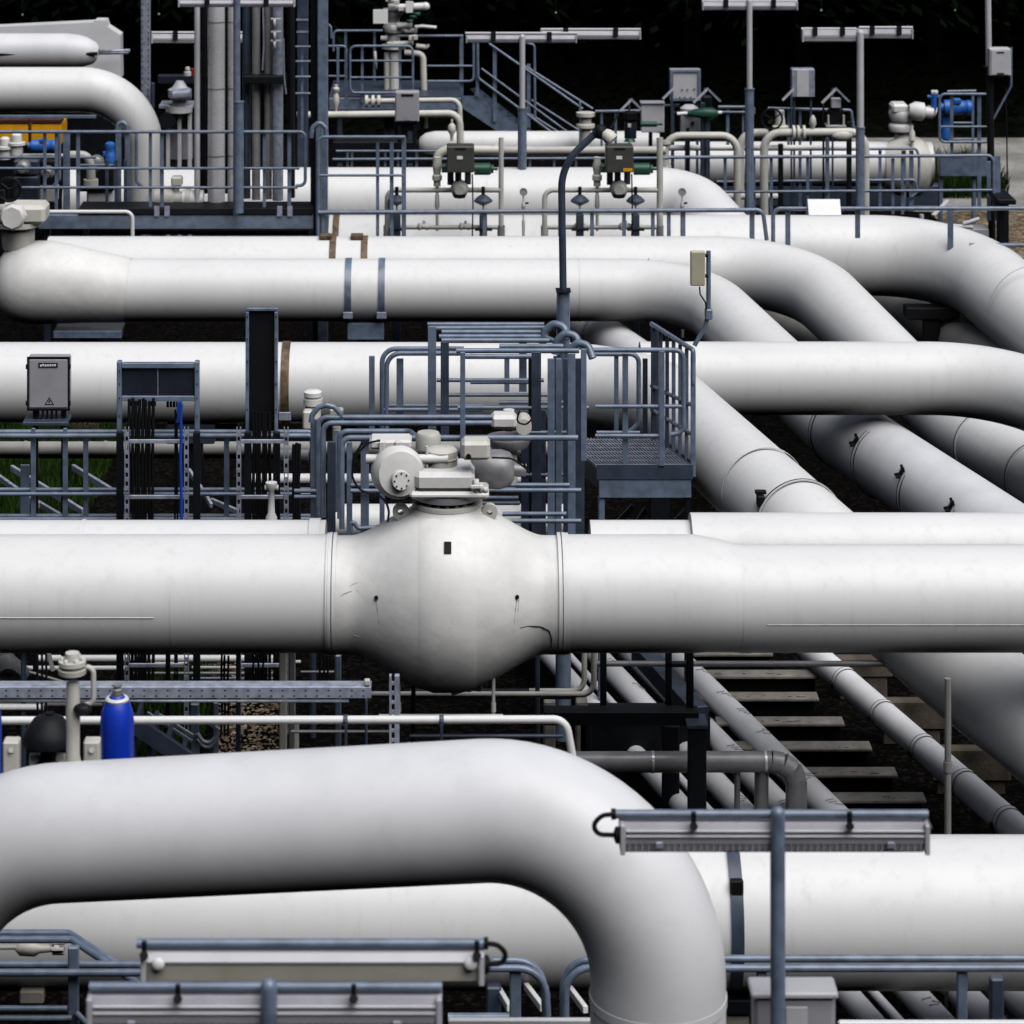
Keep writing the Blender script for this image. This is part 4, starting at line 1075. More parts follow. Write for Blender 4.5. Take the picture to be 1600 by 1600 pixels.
# blue bottle on a shelf beam behind the hoop
def bottle(label, px):
    D = 17.25; t = thing('gas_bottle', label, 'gas bottle', 'blue gas bottles'); r = M(26.5, D); zt_ = ZW(1086, D); zb = zt_ - .92
    MB().lathe((XW(px, D), D, zb), ZA, [(0, r * .9), (.02, r), (.76, r), (.82, r * .93), (.87, r * .76), (.905, r * .5), (.92, r * .36)], 36).build('bottle_body', BL, t)
    MB().lathe((XW(px, D), D, zt_ - .035), ZA, [(0, 0), (0, r * .66), (.012, r * .70), (.022, r * .62), (.022, 0)], 28).build('neck_ring', W, t)
    mb = MB(); mb.lathe((XW(px, D), D, zt_ - .02), ZA, [(0, .022), (.04, .028), (.055, .032), (.065, .02), (.075, .03), (.085, .03), (.085, 0)], 16); mb.build('valve', SD, t)
    return t
bottle('blue gas bottle with grey valve behind the hoop', 183); bottle('blue gas bottle mostly cut off by the left edge', -24)
D = 17.25; zs = ZW(1086, D) - .925
t = thing('bottle_shelf', 'steel shelf for the bottles, hidden behind the hoop', 'shelf'); mb = MB(); mb.box((XW(-170, D), D - .13, zs - .06), (XW(225, D), D + .13, zs)); mb.build('shelf', RD, t)
mb = MB(); mb.box((XW(-170, D), D - .05, 0), (XW(-150, D), D + .05, zs - .062)); mb.build('post', RD, t)
# dark valve behind the hoop, left
t = thing('gate_valve', 'black valve with domed yoke behind the hoop, left of the vent', 'valve')
D = 18.6; c = P(76, 1150, D)
MB().cyl(P(78, 1113, D), P(78, 1135, D), .03).build('stem', BS, t)
MB().lathe((c.x, D, c.z - .16), ZA, [(0, .05), (.1, .06), (.12, .17), (.16, .17), (.2, .15), (.27, .10), (.3, .04), (.3, 0)], 24).build('yoke', BS, t)
MB().box((c.x - .075, D - .07, c.z - .9), (c.x + .075, D + .07, c.z - .155)).build('body', BK, t)
MB().pbox(45, 1180, 62, 1215, D - .02, .05).build('bracket', WG, t); MB().pbox(85, 1180, 102, 1215, D - .02, .05).build('bracket', WG, t)
t = thing('pump', 'dark grey tilted casting under the main pipe at the left edge', 'pump')
mb = MB(); mb.beam(P(-15, 1018, 23.2), P(38, 1064, 23.2), .19, .16, ch=.03); mb.build('casting', SD, t)
mb = MB(); mb.lathe(P(9, 1050, 23.0), Vector((.3, -1, -.3)), [(-.1, 0), (-.1, .09), (.08, .085), (.1, .05), (.1, 0)], 18); mb.build('cover', WG, t)
mb = MB(); mb.tube(pp([(38, 1020), (38, 1048), (100, 1066)], 23.4), .012, 8, .05); mb.build('tube', WG, t)
mb = MB(); mb.beam(P(75, 1018, 24), P(83, 1048, 24), .05, .03); mb.build('lever', W, t)
t = thing('stair_stringer', 'dark slate stair stringer behind the blue bottle', 'stair')
D = 22.9; mb = MB(); mb.beam(P(196, 1122, D), P(300, 1192, D), .05, .14); mb.build('stringer', RD, t)
for k in range(4):
    mb = MB(); mb.box(P(205 + 24 * k, 1140 + 16 * k, D + .05), P(225 + 24 * k, 1143 + 16 * k, D + .7)); mb.build('step', RD, t)
for i, (x0, y0, x1, y1) in enumerate(((230, 1114, 300, 1158), (242, 1113, 302, 1150), (305, 1116, 345, 1142))):
    mb = MB(); mb.beam(P(x0, y0, 23.6), P(x1, y1, 23.4), .02, .03); single(mb, 'handrail_bar', GV, ['lower sloping bar behind the bottle', 'upper sloping bar behind the bottle', 'short sloping bar beside the tube loops'][i], 'bar', 'sloping bars behind the bottle')
mb = MB(); mb.pbox(297, 1100, 311, 1300, 23.5, .06); single(mb, 'upright', RL, 'blue grey upright between the sloping bars and the tube loops', 'upright', 'uprights below the main pipe')
mb = MB(); mb.pbox(333, 1098, 341, 1300, 23.7, .05); single(mb, 'upright', RL, 'narrow blue grey upright behind the tube loops', 'upright', 'uprights below the main pipe')
for i in range(2):
    mb = MB(); mb.tube(pp([(308, 1146 + 8 * i), (318, 1160 + 7 * i), (330, 1160 + 7 * i), (338, 1150 + 6 * i), (336, 1128)], 23.45), .017, 10, .06); single(mb, 'tube_loop', GV, ('upper curved rail end behind the long white pipe', 'lower curved rail end behind the long white pipe')[i], 'rail end', 'curved rail ends')
mb = MB(); rn = random.Random(21)
for k in range(1300):
    y = rn.uniform(26.2, 29.0); x = XW(rn.uniform(335, 435), y); s = rn.uniform(.008, .022); mb.sphere((x, y, s * .4), s, 5, (rn.uniform(.8, 1.5), 1, .7))
o = mb.build('gravel_heap', BG); o['kind'] = 'stuff'
# brick-like reddish kerbs seen behind the hanging cables
mb = MB(); mb.box((XW(238, 28.3), 28.3, 0), (XW(272, 28.3), 28.6, .12)); single(mb, 'kerb_stone', CB, 'brown kerb stone between the hanging cables', 'kerb stone', 'kerb stones under the main pipe')
mb = MB(); mb.box((XW(300, 28.3), 28.3, 0), (XW(335, 28.3), 28.6, .14)); single(mb, 'kerb_stone', CB, 'brown kerb stone right of the hanging cables', 'kerb stone', 'kerb stones under the main pipe')

GU2 = 'small pipes and leads in the gap under the main pipe'
for k, (y0, x0, x1, D, rp, m_, lab) in enumerate(((1036, 236, 292, 27.2, 1.6, WC, 'short thin pipe between the two cable bundles under the main pipe'), (1052, 205, 440, 26.6, 2.2, SD, 'dull thin pipe low behind the hanging cables'),
        (1060, 300, 436, 27.8, 2.0, RL, 'blue grey thin rail low behind the pale upright'), (1034, 390, 470, 26.2, 2.6, WG, 'thin pale pipe ending near the pale upright'), (1050, 470, 522, 24.8, 2.0, SD, 'dull thin pipe right of the pale upright'),
        (1100, -60, 160, 22.9, 3.0, WG, 'thin grey pipe behind the vent stub, below the tray'), (1143, 455, 610, 22.6, 2.4, SD, 'dull thin pipe under the long white pipe, left of the strut'), (1150, 640, 880, 22.4, 3.0, RD, 'slate pipe under the long white pipe, right of the strut'))):
    xpipe(lab, D, y0, x0, x1, rp, m_, GU2)
rn = random.Random(33)
for k, (xa, xb, y0, y1, D, lab) in enumerate(((58, 72, 1020, 1190, 22.0, 'black leads hanging left of the vent stub'), (396, 412, 1020, 1088, 24.6, 'black leads hanging right of the second cable bundle'), (500, 512, 1020, 1072, 24.2, 'black leads left of the ball valve, under the pipe'), (346, 356, 1020, 1150, 23.0, 'black leads crossing the gravel heap'))):
    cables(lab, [xa + (xb - xa) * j / 2 for j in range(3)], y0, y1, D, r=.009, group='cable bundles')
for k, (px, D) in enumerate(((36, 22.4), (262, 24.9), (372, 24.4), (646, 23.4), (840, 23.8))):
    mb = MB(); mb.box((XW(px - 3.5, D), D, 0), (XW(px + 3.5, D), D + .06, ZW(1012, D)), .008)
    single(mb, 'upright', (RD, BS, RD, BS, RD)[k], ['slate upright under the main pipe at the left edge', 'black upright between the two cable bundles', 'slate upright in front of the gravel heap', 'black upright right behind the perforated strut', 'slate upright left of the black trestle'][k], 'upright', 'uprights below the main pipe')
for k, (px, y) in enumerate(((183, 1108), (64, 1122), (690, 1122), (540, 1124))):
    D = 19.3; mb = MB(); mb.ring(P(px, y if k == 0 else 1125, D + .1), XA, M(6.2, D + .1), .03, .008, 16); mb.box((XW(px - 2, D), D + .05, ZW(1200, D)), (XW(px + 2, D), D + .08, ZW(1131, D)))
    single(mb, 'pipe_clip', RD, ['clip of the long white pipe behind the blue bottle', 'clip of the long white pipe left of the vent stub', 'clip of the long white pipe below the ball valve', 'clip of the long white pipe left of the perforated strut'][k], 'clip', 'clips of the long white pipe')
# dark steel trestle right of the valve
t = thing('steel_trestle', 'black steel trestle below the right half of the main pipe', 'trestle')
mb = MB(); mb.pbox(850, 1113, 1092, 1134, 23.3, .16, .006); mb.build('cross_beam', BS, t)
mb = MB(); mb.pbox(1076, 1137, 1104, 1330, 23.2, .14, .006); mb.build('post', BS, t)
mb = MB(); mb.pbox(1073, 1133, 1106, 1139, 23.15, .26, .003); mb.build('cap_plate', RD, t)
mb = MB(); mb.pbox(1073, 1015, 1084, 1132, 23.4, .07); mb.build('post', BS, t)
mb = MB(); mb.pbox(1040, 1015, 1050, 1112, 23.6, .07); mb.build('post', BS, t)
mb = MB(); mb.pbox(938, 1000, 948, 1112, 23.6, .07); mb.build('post', BS, t)
mb = MB(); mb.beam(P(1000, 1018, 25.3), P(1092, 1120, 23.5), .16, .16); mb.build('long_beam', RD, t)
mb = MB(); mb.pbox(905, 1112, 925, 1330, 24.6, .12); mb.build('post', BS, t)
mb = MB(); mb.pbox(1035, 1134, 1062, 1330, 24.5, .1); mb.build('post', BS, t)
mb = MB(); mb.pbox(640, 1082, 900, 1093, 24.2, .1, .004); mb.build('cross_beam', BS, t)
mb = MB(); mb.pbox(1040, 1036, 1076, 1043, 23.6, .05, .003); mb.build('cross_beam', BS, t)
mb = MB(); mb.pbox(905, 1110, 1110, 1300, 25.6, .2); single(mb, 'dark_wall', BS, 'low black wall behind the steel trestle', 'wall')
for i, (x0, x1) in enumerate(((850, 868), (900, 918))):
    mb = MB(); mb.pbox(x0, 1096, x1, 1300, 24.6, .2); single(mb, 'pale_footing', CO, ('pale concrete footing behind the trestle, left one', 'pale concrete footing behind the trestle, right one')[i], 'footing', 'pale footings behind the trestle')
# clad pipe with mitred elbow
t = thing('clad_pipe', 'dull metal clad pipe with segmented elbow turning down', 'pipe')
D = 24.0; r_ = M(16, D)
MB().cyl(P(830, 1191, D), P(1205, 1190, D), r_, 24).build('cladding', SD, t)
q = [P(1205, 1190, D), P(1222, 1193, D), P(1237, 1203, D), P(1244, 1218, D), P(1245, 1345, D)]
for k in range(4):
    MB().cyl(q[k], q[k + 1] + (q[k + 1] - q[k]).normalized() * .004, r_ * 1.06, 24).build('elbow_segment', SD, t)
for px in (1020, 1196): MB().ring(P(px, 1190.5, D), XA, r_, .02, .004, 24).build('joint_band', ST, t)
mb = MB(); mb.cyl(Vector((XW(1190, D), D + .05, 0)), P(1190, 1195, D + .05), .06, 14); mb.cyl(Vector((XW(1152, D), D + .05, 0)), P(1152, 1200, D + .05), .025, 10); mb.build('stand', SD, t)
MB().lathe(P(1245, 1345, D), -ZA, [(0, r_ * 1.1), (1.5, r_ * 1.1)], 20).build('downpipe', SD, t)
# thin upright pipe at the far right
t = thing('upright_pipe', 'thin grey upright pipe with collar right of the concrete steps', 'pipe')
D = 20.9; MB().cyl(Vector((XW(1481, D), D, 0)), P(1481, 1060, D), M(5.2, D), 16).build('pipe_shell', GP_S, t)
MB().cyl(P(1481, 1205, D), P(1481, 1190, D), M(7, D), 16).build('collar', GP_S, t)

# ------------------------------------------------------------------ foreground walkway
GF = 'guard rails of the foreground walkway'
D = 18.3
r = Rail('double blue grey rail in front of the wide pipe, right of the hoop leg', D, GF)
r.top([(1108, 1513), (2600, 1512)]); r.top([(1108, 1498, D + .14), (2600, 1497, D + .14)])
for x in (1190, 1503, 1816, 2130): r.post(x, 1514, 1720, 16, D + .03, .05)
r.mid([(1108, 1660), (2600, 1660)])
r = Rail('short curved double rail between the strip lamp and hoop leg', D, GF)
r.top([(735, 1513), (852, 1513), (862, 1720)], 44); r.top([(770, 1501, D + .14), (848, 1501, D + .14), (858, 1720, D + .14)], 44)
r.post(805, 1515, 1720, 18, D + .03, .05)
r.mid([(700, 1590, 19), (800, 1590, 19)], r=.03)
r = Rail('curved rail end half hidden behind the hoop leg', D, GF)
r.top([(884, 1720), (884, 1512), (990, 1512)], 40); r.top([(880, 1720, D + .14), (880, 1500, D + .14), (990, 1500, D + .14)], 40)
r = Rail('double rail with sloping stair rail at the bottom left corner', D, GF)
r.top([(-600, 1520), (250, 1520)]); r.top([(-600, 1507, D + .14), (250, 1507, D + .14)])
r.top([(-600, 1468, 18.8), (112, 1468, 18.8), (232, 1548, 18.3)], 10); r.top([(-600, 1458, 18.95), (108, 1458, 18.95), (228, 1536, 18.5)], 10)
r.post(115, 1478, 1720, 17, D + .05, .05)
r.mid([(-600, 1576), (105, 1576)]); r.mid([(-600, 1591), (112, 1591)])
r.mid([(118, 1582), (140, 1604)])
# floor grating seen under the curved rails
t = thing('walkway_grating', 'dark steel walkway grating under the foreground rails', 'walkway')
zg = .62; mb = MB()
for k in range(34):
    y = 17.3 + 1.7 * k / 34; mb.box((.2, y, zg), (1.25, y + .012, zg + .03), .001)
mb.build('grating', RD, t)
for i, y in enumerate((17.25, 19.05)):
    mb = MB(); mb.box((.15, y, zg - .1), (1.3, y + .04, zg + .04)); mb.build('edge_beam', RL, t)
for x in (.25, 1.2):
    mb = MB(); mb.box((x - .04, 17.3, 0), (x + .04, 17.38, zg - .102)); mb.build('leg', RD, t)
for i, (x0, y0, x1, y1) in enumerate(((822, 1541, 848, 1575), (890, 1545, 915, 1578), (780, 1548, 796, 1575))):
    mb = MB(); mb.beam(P(x0, y0, 19.6), P(x1, y1, 19.2), .035, .05); single(mb, 'strut', W, ['pale strut behind the left curved rail end', 'pale strut behind the right curved rail end', 'pale strut left of the short rail post'][i], 'strut', 'pale struts under the wide pipe')
mb = MB(); mb.pbox(760, 1543, 783, 1700, 19.5, .1); single(mb, 'upright', RD, 'slate upright behind the short curved rail', 'upright', 'uprights under the wide pipe')
mb = MB(); mb.pbox(1548, 1530, 1569, 1720, 18.9, .08); single(mb, 'upright', RD, 'slate upright under the wide pipe at the right edge', 'upright', 'uprights under the wide pipe')
mb = MB(); mb.pbox(30, 1549, 68, 1570, 19.6, .2); single(mb, 'pale_footing', CO, 'pale concrete footing in the bottom left corner', 'footing')
t = thing('relief_valve', 'small cream fitting under the stair rail at the bottom left', 'valve')
D = 18.95
mb = MB(); mb.cyl(P(-10, 1480, D), P(26, 1480, D), .016, 10); mb.build('tube', WC, t)
mb = MB(); mb.lathe(P(24, 1482, D), XA, [(0, .015), (.03, .045), (.13, .05), (.16, .03), (.28, .02), (.28, 0)], 16); mb.build('body', WC, t)
mb = MB(); bolts(mb, P(82, 1480, D), XA, .035, 5, .014, .08); mb.cyl(P(84, 1480, D), P(92, 1482, D), .035, 12); mb.build('union', WC, t)
mb = MB(); mb.pbox(700, 1594, 1040, 1640, 17.0, .04); single(mb, 'lower_duct', W2, 'white duct edge below the foreground grating', 'duct')
mb = MB(); mb.pbox(1310, 1597, 1700, 1640, 17.2, .04, .01); single(mb, 'lower_duct', W2, 'white duct edge at the bottom right corner', 'duct')

# ------------------------------------------------------------------ strip lamps
GL_ = 'strip lamps on poles'
def strip_lamp(label, D, xp, y, x0, x1, ypole, fx0=None, fx1=None, hy=46, m=DF, loops=(), drop=11, pole=True, fm=None, tilt=0, wire_r=.012, pr=.036, pm=RL, zfoot=0, brackets=(.25, .75), bar=True, hs=.62, bm=RL):
    t = thing('strip_lamp', label, 'lamp', GL_)
    if pole:
        MB().tube([Vector((XW(xp, D), D - .06, zfoot)), P(xp, ypole if ypole else y, D - .06)], pr, 16).build('pole', pm, t)
        MB().sphere(P(xp, (ypole if ypole else y), D - .06), pr * 1.0, 14).build('pole_cap', pm, t)
    if bar:
        MB().tube([P(x0, y, D), P(x1, y, D)], .021, 12).build('crossbar', bm, t)
    fx0 = x0 + 12 if fx0 is None else fx0; fx1 = x1 - 6 if fx1 is None else fx1
    a = P(fx0, y + drop, D + .0); b = P(fx1, y + drop + hy, D); hh = a.z - b.z
    # housing: trapezoid section swept along x
    sec = [(-.05, 0), (.05, 0), (.075, -hh * hs * .68), (.07, -hh * hs), (-.07, -hh * hs), (-.075, -hh * hs * .68)]
    vs = [(a.x, D + .02 + q[0], a.z + q[1]) for q in sec] + [(b.x, D + .02 + q[0], a.z + q[1]) for q in sec]
    n = len(sec); fs = [list(range(n)), list(range(n, 2 * n))[::-1]] + [[i, (i + 1) % n, (i + 1) % n + n, i + n] for i in range(n)]
    mb = MB(); mb.add(vs, fs, False); mb.build('housing', fm or m, t)
    sec = [(-.066, -hh * hs - .002), (.066, -hh * hs - .002), (.055, -hh * .88), (.03, -hh), (-.03, -hh), (-.055, -hh * .88)]
    vs = [(a.x + .015, D + .02 + q[0], a.z + q[1]) for q in sec] + [(b.x - .015, D + .02 + q[0], a.z + q[1]) for q in sec]
    mb = MB(); mb.add(vs, fs, False); mb.build('diffuser', m, t)
    for s_ in (-1, 1):
        xe = fx0 if s_ < 0 else fx1
        c0 = P(xe, y + drop, D); mb = MB(); mb.box((c0.x - .012, D - .066, c0.z - hh * .96), (c0.x + .012, D + .106, c0.z + .004), .004); mb.build('end_plate', fm or m, t)
    if hy > 30 and hs > .5:
        n_ = 46
        rb = MB(); h0 = a.z - hh * hs * .70; h1 = a.z - hh * .9
        for k in range(n_):
            xk = a.x + .03 + (b.x - a.x - .06) * k / (n_ - 1)
            rb.beam((xk, D - .0505, h0), (xk, D - .0465, h1), .005, .003, ch=.001)
        o_ = rb.build('ribs', m, t); o_['kind'] = 'stuff'
        for f2 in (.12, .5, .88):
            xk = a.x + (b.x - a.x) * f2; MB().box((xk - .018, D - .062, a.z - hh * hs - .02), (xk + .018, D - .045, a.z - hh * hs + .012), .003).build('latch', GV, t)
        for q_ in (.30, .55): MB().box((a.x + .015, D - .0535 - .02 * q_, a.z - hh * hs * q_ - .004), (b.x - .015, D - .04, a.z - hh * hs * q_ + .002), .001).build('edge_strip', LG, t)
    for f_ in brackets:
        x = x0 + (x1 - x0) * f_; mb = MB()
        mb.pbox(x - 4, y - 2, x + 4, y + drop + 9, D - .075, .02, .003); mb.cyl(P(x, y + drop + 8, D - .085), P(x, y + drop + 8, D - .05), .02, 10)
        mb.build('bracket', BS, t)
    for side in loops:
        xe = fx0 if side < 0 else fx1; xb = x0 if side < 0 else x1
        mb = MB(); mb.tube([P(xb + side * 2, y, D), P(xb + side * 22, y + 2, D), P(xb + side * 36, y + 17, D), P(xb + side * 28, y + 32, D), P(xe + side * 4, y + 33, D)], wire_r, 8, .06); mb.build('cable', BK, t)
        mb = MB(); mb.cyl(P(xb, y, D), P(xb + side * 7, y, D), .026, 10); mb.build('end_cap', BK, t)
        mb = MB(); mb.lathe(P(xe, y + 33, D), Vector((side, 0, 0)), [(0, .04), (.03, .04), (.04, .02), (.04, 0)], 12); mb.build('cable_gland', BK, t)
    return t
strip_lamp('large strip lamp on a pole, right foreground, in front of the hoop leg', 13.8, 1215, 1272, 962, 1450, None, 972, 1446, 47, loops=(-1,))
strip_lamp('nearest strip lamp on a pole, at the bottom edge', 12.3, 420, 1542, 140, 690, None, 142, 686, 60)
t = strip_lamp('strip lamp with cream cover above the nearest one', 12.8, 487, 1474, 214, 756, 1474, 226, 752, 48, m=DB, loops=(1,), fm=LG, brackets=(.02, .98), hs=.3, pole=False)
MB().tube([Vector((XW(487, 12.96), 12.96, 0)), P(487, 1478, 12.96)], .034, 14).build('pole', RL, t)
for px in (247, 735):
    MB().sphere(P(px, 1507, 12.74), .03, 12, (1, .6, 1)).build('lamp_holder', W, t)
# junction box on the pole
t = thing('junction_box', 'grey junction box on the right foreground lamp pole', 'junction box')
D = 13.86
mb = MB(); mb.pbox(1178, 1560, 1306, 1660, D, .14, .02); mb.build('box', GB, t)
mb = MB(); mb.pbox(1174, 1552, 1310, 1562, D - .02, .18, .008); mb.build('lid', LG, t)
mb = MB(); mb.pbox(1228, 1574, 1262, 1650, D - .008, .01, .002); mb.build('label_plate', LG, t)
# ------------------------------------------------------------------ rear: deck on the left
GD = 'guard rails of the rear left deck'
D = 40.4
zd = ZW(328, D)
t = thing('rear_deck', 'slate steel deck with deep front beam, rear left', 'deck')
mb = MB(); mb.pbox(60, 336, 489, 358, D, .16, .006); mb.build('front_beam', RL, t)
mb = MB(); mb.pbox(122, 326, 489, 335.6, D - .02, .55, .004); mb.build('deck_plate', BS, t)
for x in (253, 445):
    MB().pbox(x - 12, 322, x - 4, 338, D - .035, .012, .001).build('bracket', GV, t); MB().pbox(x + 4, 322, x + 12, 338, D - .035, .012, .001).build('bracket', GV, t)
for x in (70, 130, 484):
    mb = MB(); mb.box((XW(x - 5, D), D + .2, 0), (XW(x + 5, D), D + .3, ZW(358.5, D))); mb.build('leg', RD, t)
mb = MB(); mb.box((XW(484, D), D + .4, 0), (XW(494, D), D + .5, ZW(336, D))); mb.build('leg', RD, t)
r = Rail('long blue grey deck rail in front of the upright stainless cylinders', D + .05, GD)
r.top([(-500, 206), (477, 206), (477, 290), (462, 290)], 9); r.mid([(-500, 263), (468, 263)]); r.mid([(30, 293), (465, 293)])
for x, w in ((70, 5), (88, 5), (122, 6), (235, 5), (253, 6), (413, 5), (452, 6)): r.post(x, 208, 330, w)
r.top([(213, 208, D + .3), (213, 283, D + .3), (222, 292, D + .3)], 5); r.top([(93, 208, D + .3), (93, 280, D + .3), (84, 290, D + .3)], 5)
r.post(104, 204, 330, 11, D + .4); r.post(185, 196, 330, 9, D + .5); r.post(199, 196, 330, 8, D + .55)
r.top([(182, 206, D + .5), (184, 194, D + .5), (192, 190, D + .5), (198, 196, D + .5), (199, 206, D + .5)], 5, name='end_hoop', r=.03)
for k in range(3): r.post(167 + 24 * k * .6, 250, 330, 5, D + .4, m=RD)
r.mid([(-60, 246, D + .45), (150, 246, D + .45)]); r.mid([(120, 258, D + .45), (185, 258, D + .45)])
xpipe('thin white pipe along the deck beam, bent down', 40.2, 331, 0, 0, 3.2, W, 'thin pipes of the rear deck', [(66, 331), (207, 331), (207, 380)], .10)
r = Rail('blue grey gate rail right of the tall column', 40.2, GD)
r.top([(497, 370), (497, 214), (633, 214)], 10); r.mid([(497, 274), (630, 274)]); r.post(590, 216, 380, 5); r.post(612, 216, 380, 6); r.post(631, 214, 380, 7)
r.post(498, 200, 380, 9, 40.3)
r.top([(486, 215, 40.3), (488, 200, 40.3), (499, 190, 40.3), (509, 200, 40.3), (510, 212, 40.3)], 7, name='end_hoop', r=.034)
# tall columns and stainless cylinders
t = thing('steel_column', 'tall grey steel column left of the rear platform', 'column', 'tall steel columns')
D = 40.5; mb = MB(); mb.box((XW(496, D), D, 0), (XW(512, D), D + .18, ZW(-60, D))); mb.build('column', RL, t)
mb = MB(); mb.box((XW(484, D), D + .19, 0), (XW(496.5, D), D + .26, ZW(-60, D))); mb.build('flange', BS, t)
t = thing('steel_column', 'slate steel column with white bands beside the rear ladder', 'column', 'tall steel columns')
D = 46; mb = MB(); mb.box((XW(464, D), D, 0), (XW(481, D), D + .2, ZW(-60, D))); mb.build('column', RD, t)
for y in (31, 50):
    mb = MB(); mb.pbox(463, y - 1.5, 482, y + 1.5, D - .012, .012, .001); mb.build('white_band', GV, t)
r = Rail('rungs and stile of the rear ladder left of the tall column', 45.7, GD)
for y in (73, 96, 120, 146): r.mid([(462, y), (487, y)])
r.post(472, 72, 215, 4); 
CY = 'upright cylinders on the rear deck'
for i, (x, w, D, m_, lab) in enumerate(((338, 27, 40.95, ST, 'thick stainless cylinder, left of the pair'), (364, 17, 41.0, ST, 'stainless cylinder partly behind the lamp pole'), (308, 9, 40.9, LG, 'slim pale upright pipe left of the stainless cylinders'),
        (385, 13, 41.3, RD, 'dark slate upright pipe right of the lamp pole'), (400, 13, 41.2, SD, 'dull grey upright pipe, third right of the lamp pole'), (419, 12, 41.25, SD, 'dull grey upright pipe with a thin lead beside it'), (434, 17, 41.15, GV, 'blue grey upright pipe in the middle of the bundle'), (455, 12, 41.35, BS, 'black upright pipe beside the slate column'), (319, 14, 41.7, BS, 'added dark gap filler left behind the thick stainless cylinder'), (355, 10, 41.7, BS, 'added dark gap filler between the two stainless cylinders'))):  # last two are black cylinders added to darken the gaps
    t = thing('upright_pipe', lab, 'pipe', CY)
    MB().cyl((XW(x, D), D, zd), (XW(x, D), D, ZW(-60, D)), M(w / 2, D), 28).build('pipe_shell', m_, t)
    if i < 2:
        for y in (34, 138, 243): MB().ring((XW(x, D), D, ZW(y, D)), ZA, M(w / 2, D), .02, .003, 28).build('sheet_joint', SD, t)
mb = MB(); mb.pbox(380, 119, 446, 131, 40.95, .4); single(mb, 'clamp_band', BS, 'black clamp band round the upright pipes', 'clamp')
mb = MB(); mb.tube(pp([(411, 12), (412, 70), (410, 110)], 40.95), .012, 6); single(mb, 'lead', GV, 'thin pale lead hanging between the upright pipes', 'cable', 'thin leads on the upright pipes')
mb = MB(); mb.tube(pp([(443, 60), (444, 120), (447, 147)], 40.95), .012, 6); single(mb, 'lead', GV, 'second thin lead right of the clamp band', 'cable', 'thin leads on the upright pipes')
t = thing('junction_box', 'small pale lamp end right of the stainless cylinders', 'lamp'); mb = MB(); mb.pbox(382, 49, 390, 66, 45.6, .1); mb.build('box', LG, t)
for i, (x0, y0) in enumerate(((429, 30), (429, 50), (429, 64))):
    mb = MB(); mb.pbox(x0 - 6, y0 - 1.5, x0 + 10, y0 + 1.5, 40.95, .04, .004); mb.cyl(P(x0, y0, 40.95), P(x0, y0 + 14, 40.95), .02, 8); single(mb, 'pipe_clip', LG, ['pale clip on the blue grey upright pipe, topmost', 'pale clip on the blue grey upright pipe, middle', 'pale clip on the blue grey upright pipe, lowest'][i], 'clip', 'clips on the upright pipe')
# perforated mast
t = thing('mast', 'perforated blue grey mast behind the bent pipe, top left', 'mast'); D = 47
mb = MB(); mb.box((XW(220, D), D, 0), (XW(234.5, D), D + .1, ZW(-60, D))); ms = mb.build('mast', GV, t)
mb = MB()
for k in range(20):
    for x in (222.2, 231.6): mb.pbox(x - .6, -4 + 9 * k, x + .9, -1.2 + 9 * k, D - .003, .006, .0003)
mb.build('holes', BS, ms)
mb = MB(); mb.pbox(236, 130, 241, 170, 46.8, .1); single(mb, 'dark_upright', RD, 'short slate upright right of the perforated mast', 'upright')
# bent white pipe and housing top left
D = 41.45; rB = M(33, D)
t = thing('gas_pipe', 'white pipe at the top left bent down into the deck', 'pipe', GP)
xv = XW(228, D)
q = fillet([P(-120, 140, D), Vector((xv, D, ZW(140, D))), Vector((xv, D, zd - .05))], .92, 18)
n = len(q); rad = [M(35, D) if p.x < XW(120, D) else M(35, D) + (M(27, D) - M(35, D)) * min(1, max(0, (ZW(140, D) - p.z) / .9)) for p in q]
MB().loft(q, rad, 48).build('pipe_shell', W, t)
D = 50
t = thing('exhaust_housing', 'white sheet metal housing with stepped corner, top left', 'housing')
out = [(-120, 48), (145, 35), (148, 32), (165, 32), (168, 42), (188, 55), (189, 122), (-120, 122)]
mb = MB(); mb.prism([(XW(x, D), ZW(y, D)) for x, y in out], D, .4); mb.build('shell', W2, t)
mb = MB(); mb.cyl(P(150, 80, D - .3), P(203, 79, D - .3), .03, 8); mb.cyl(P(150, 83, D - .3), P(201, 82, D - .3), .03, 8); mb.build('rods', GV, t)
mb = MB(); mb.pbox(-100, 118, 189, 320, D + .4, .3); mb.build('frame', BS, t)
t = thing('exhaust_pipe', 'short white cylinder with slanted end before the housing', 'pipe'); D = 48.8
q = [P(-120, 79, D), P(104, 79, D), P(120, 80, D), P(134, 81, D), P(148, 83, D), P(153, 84, D)]
MB().loft(q, [M(27, D), M(27, D), M(26, D), M(23, D), M(17, D), M(10, D)], 36).build('pipe_shell', W2, t)
mb = MB(); mb.tube([P(-120, 86, D - .33), P(152, 84, D - .2)], .03, 8); mb.build('edge_strip', BS, t)
mb = MB(); mb.pbox(40, 105, 60, 330, D, .2); mb.build('post', BS, t)
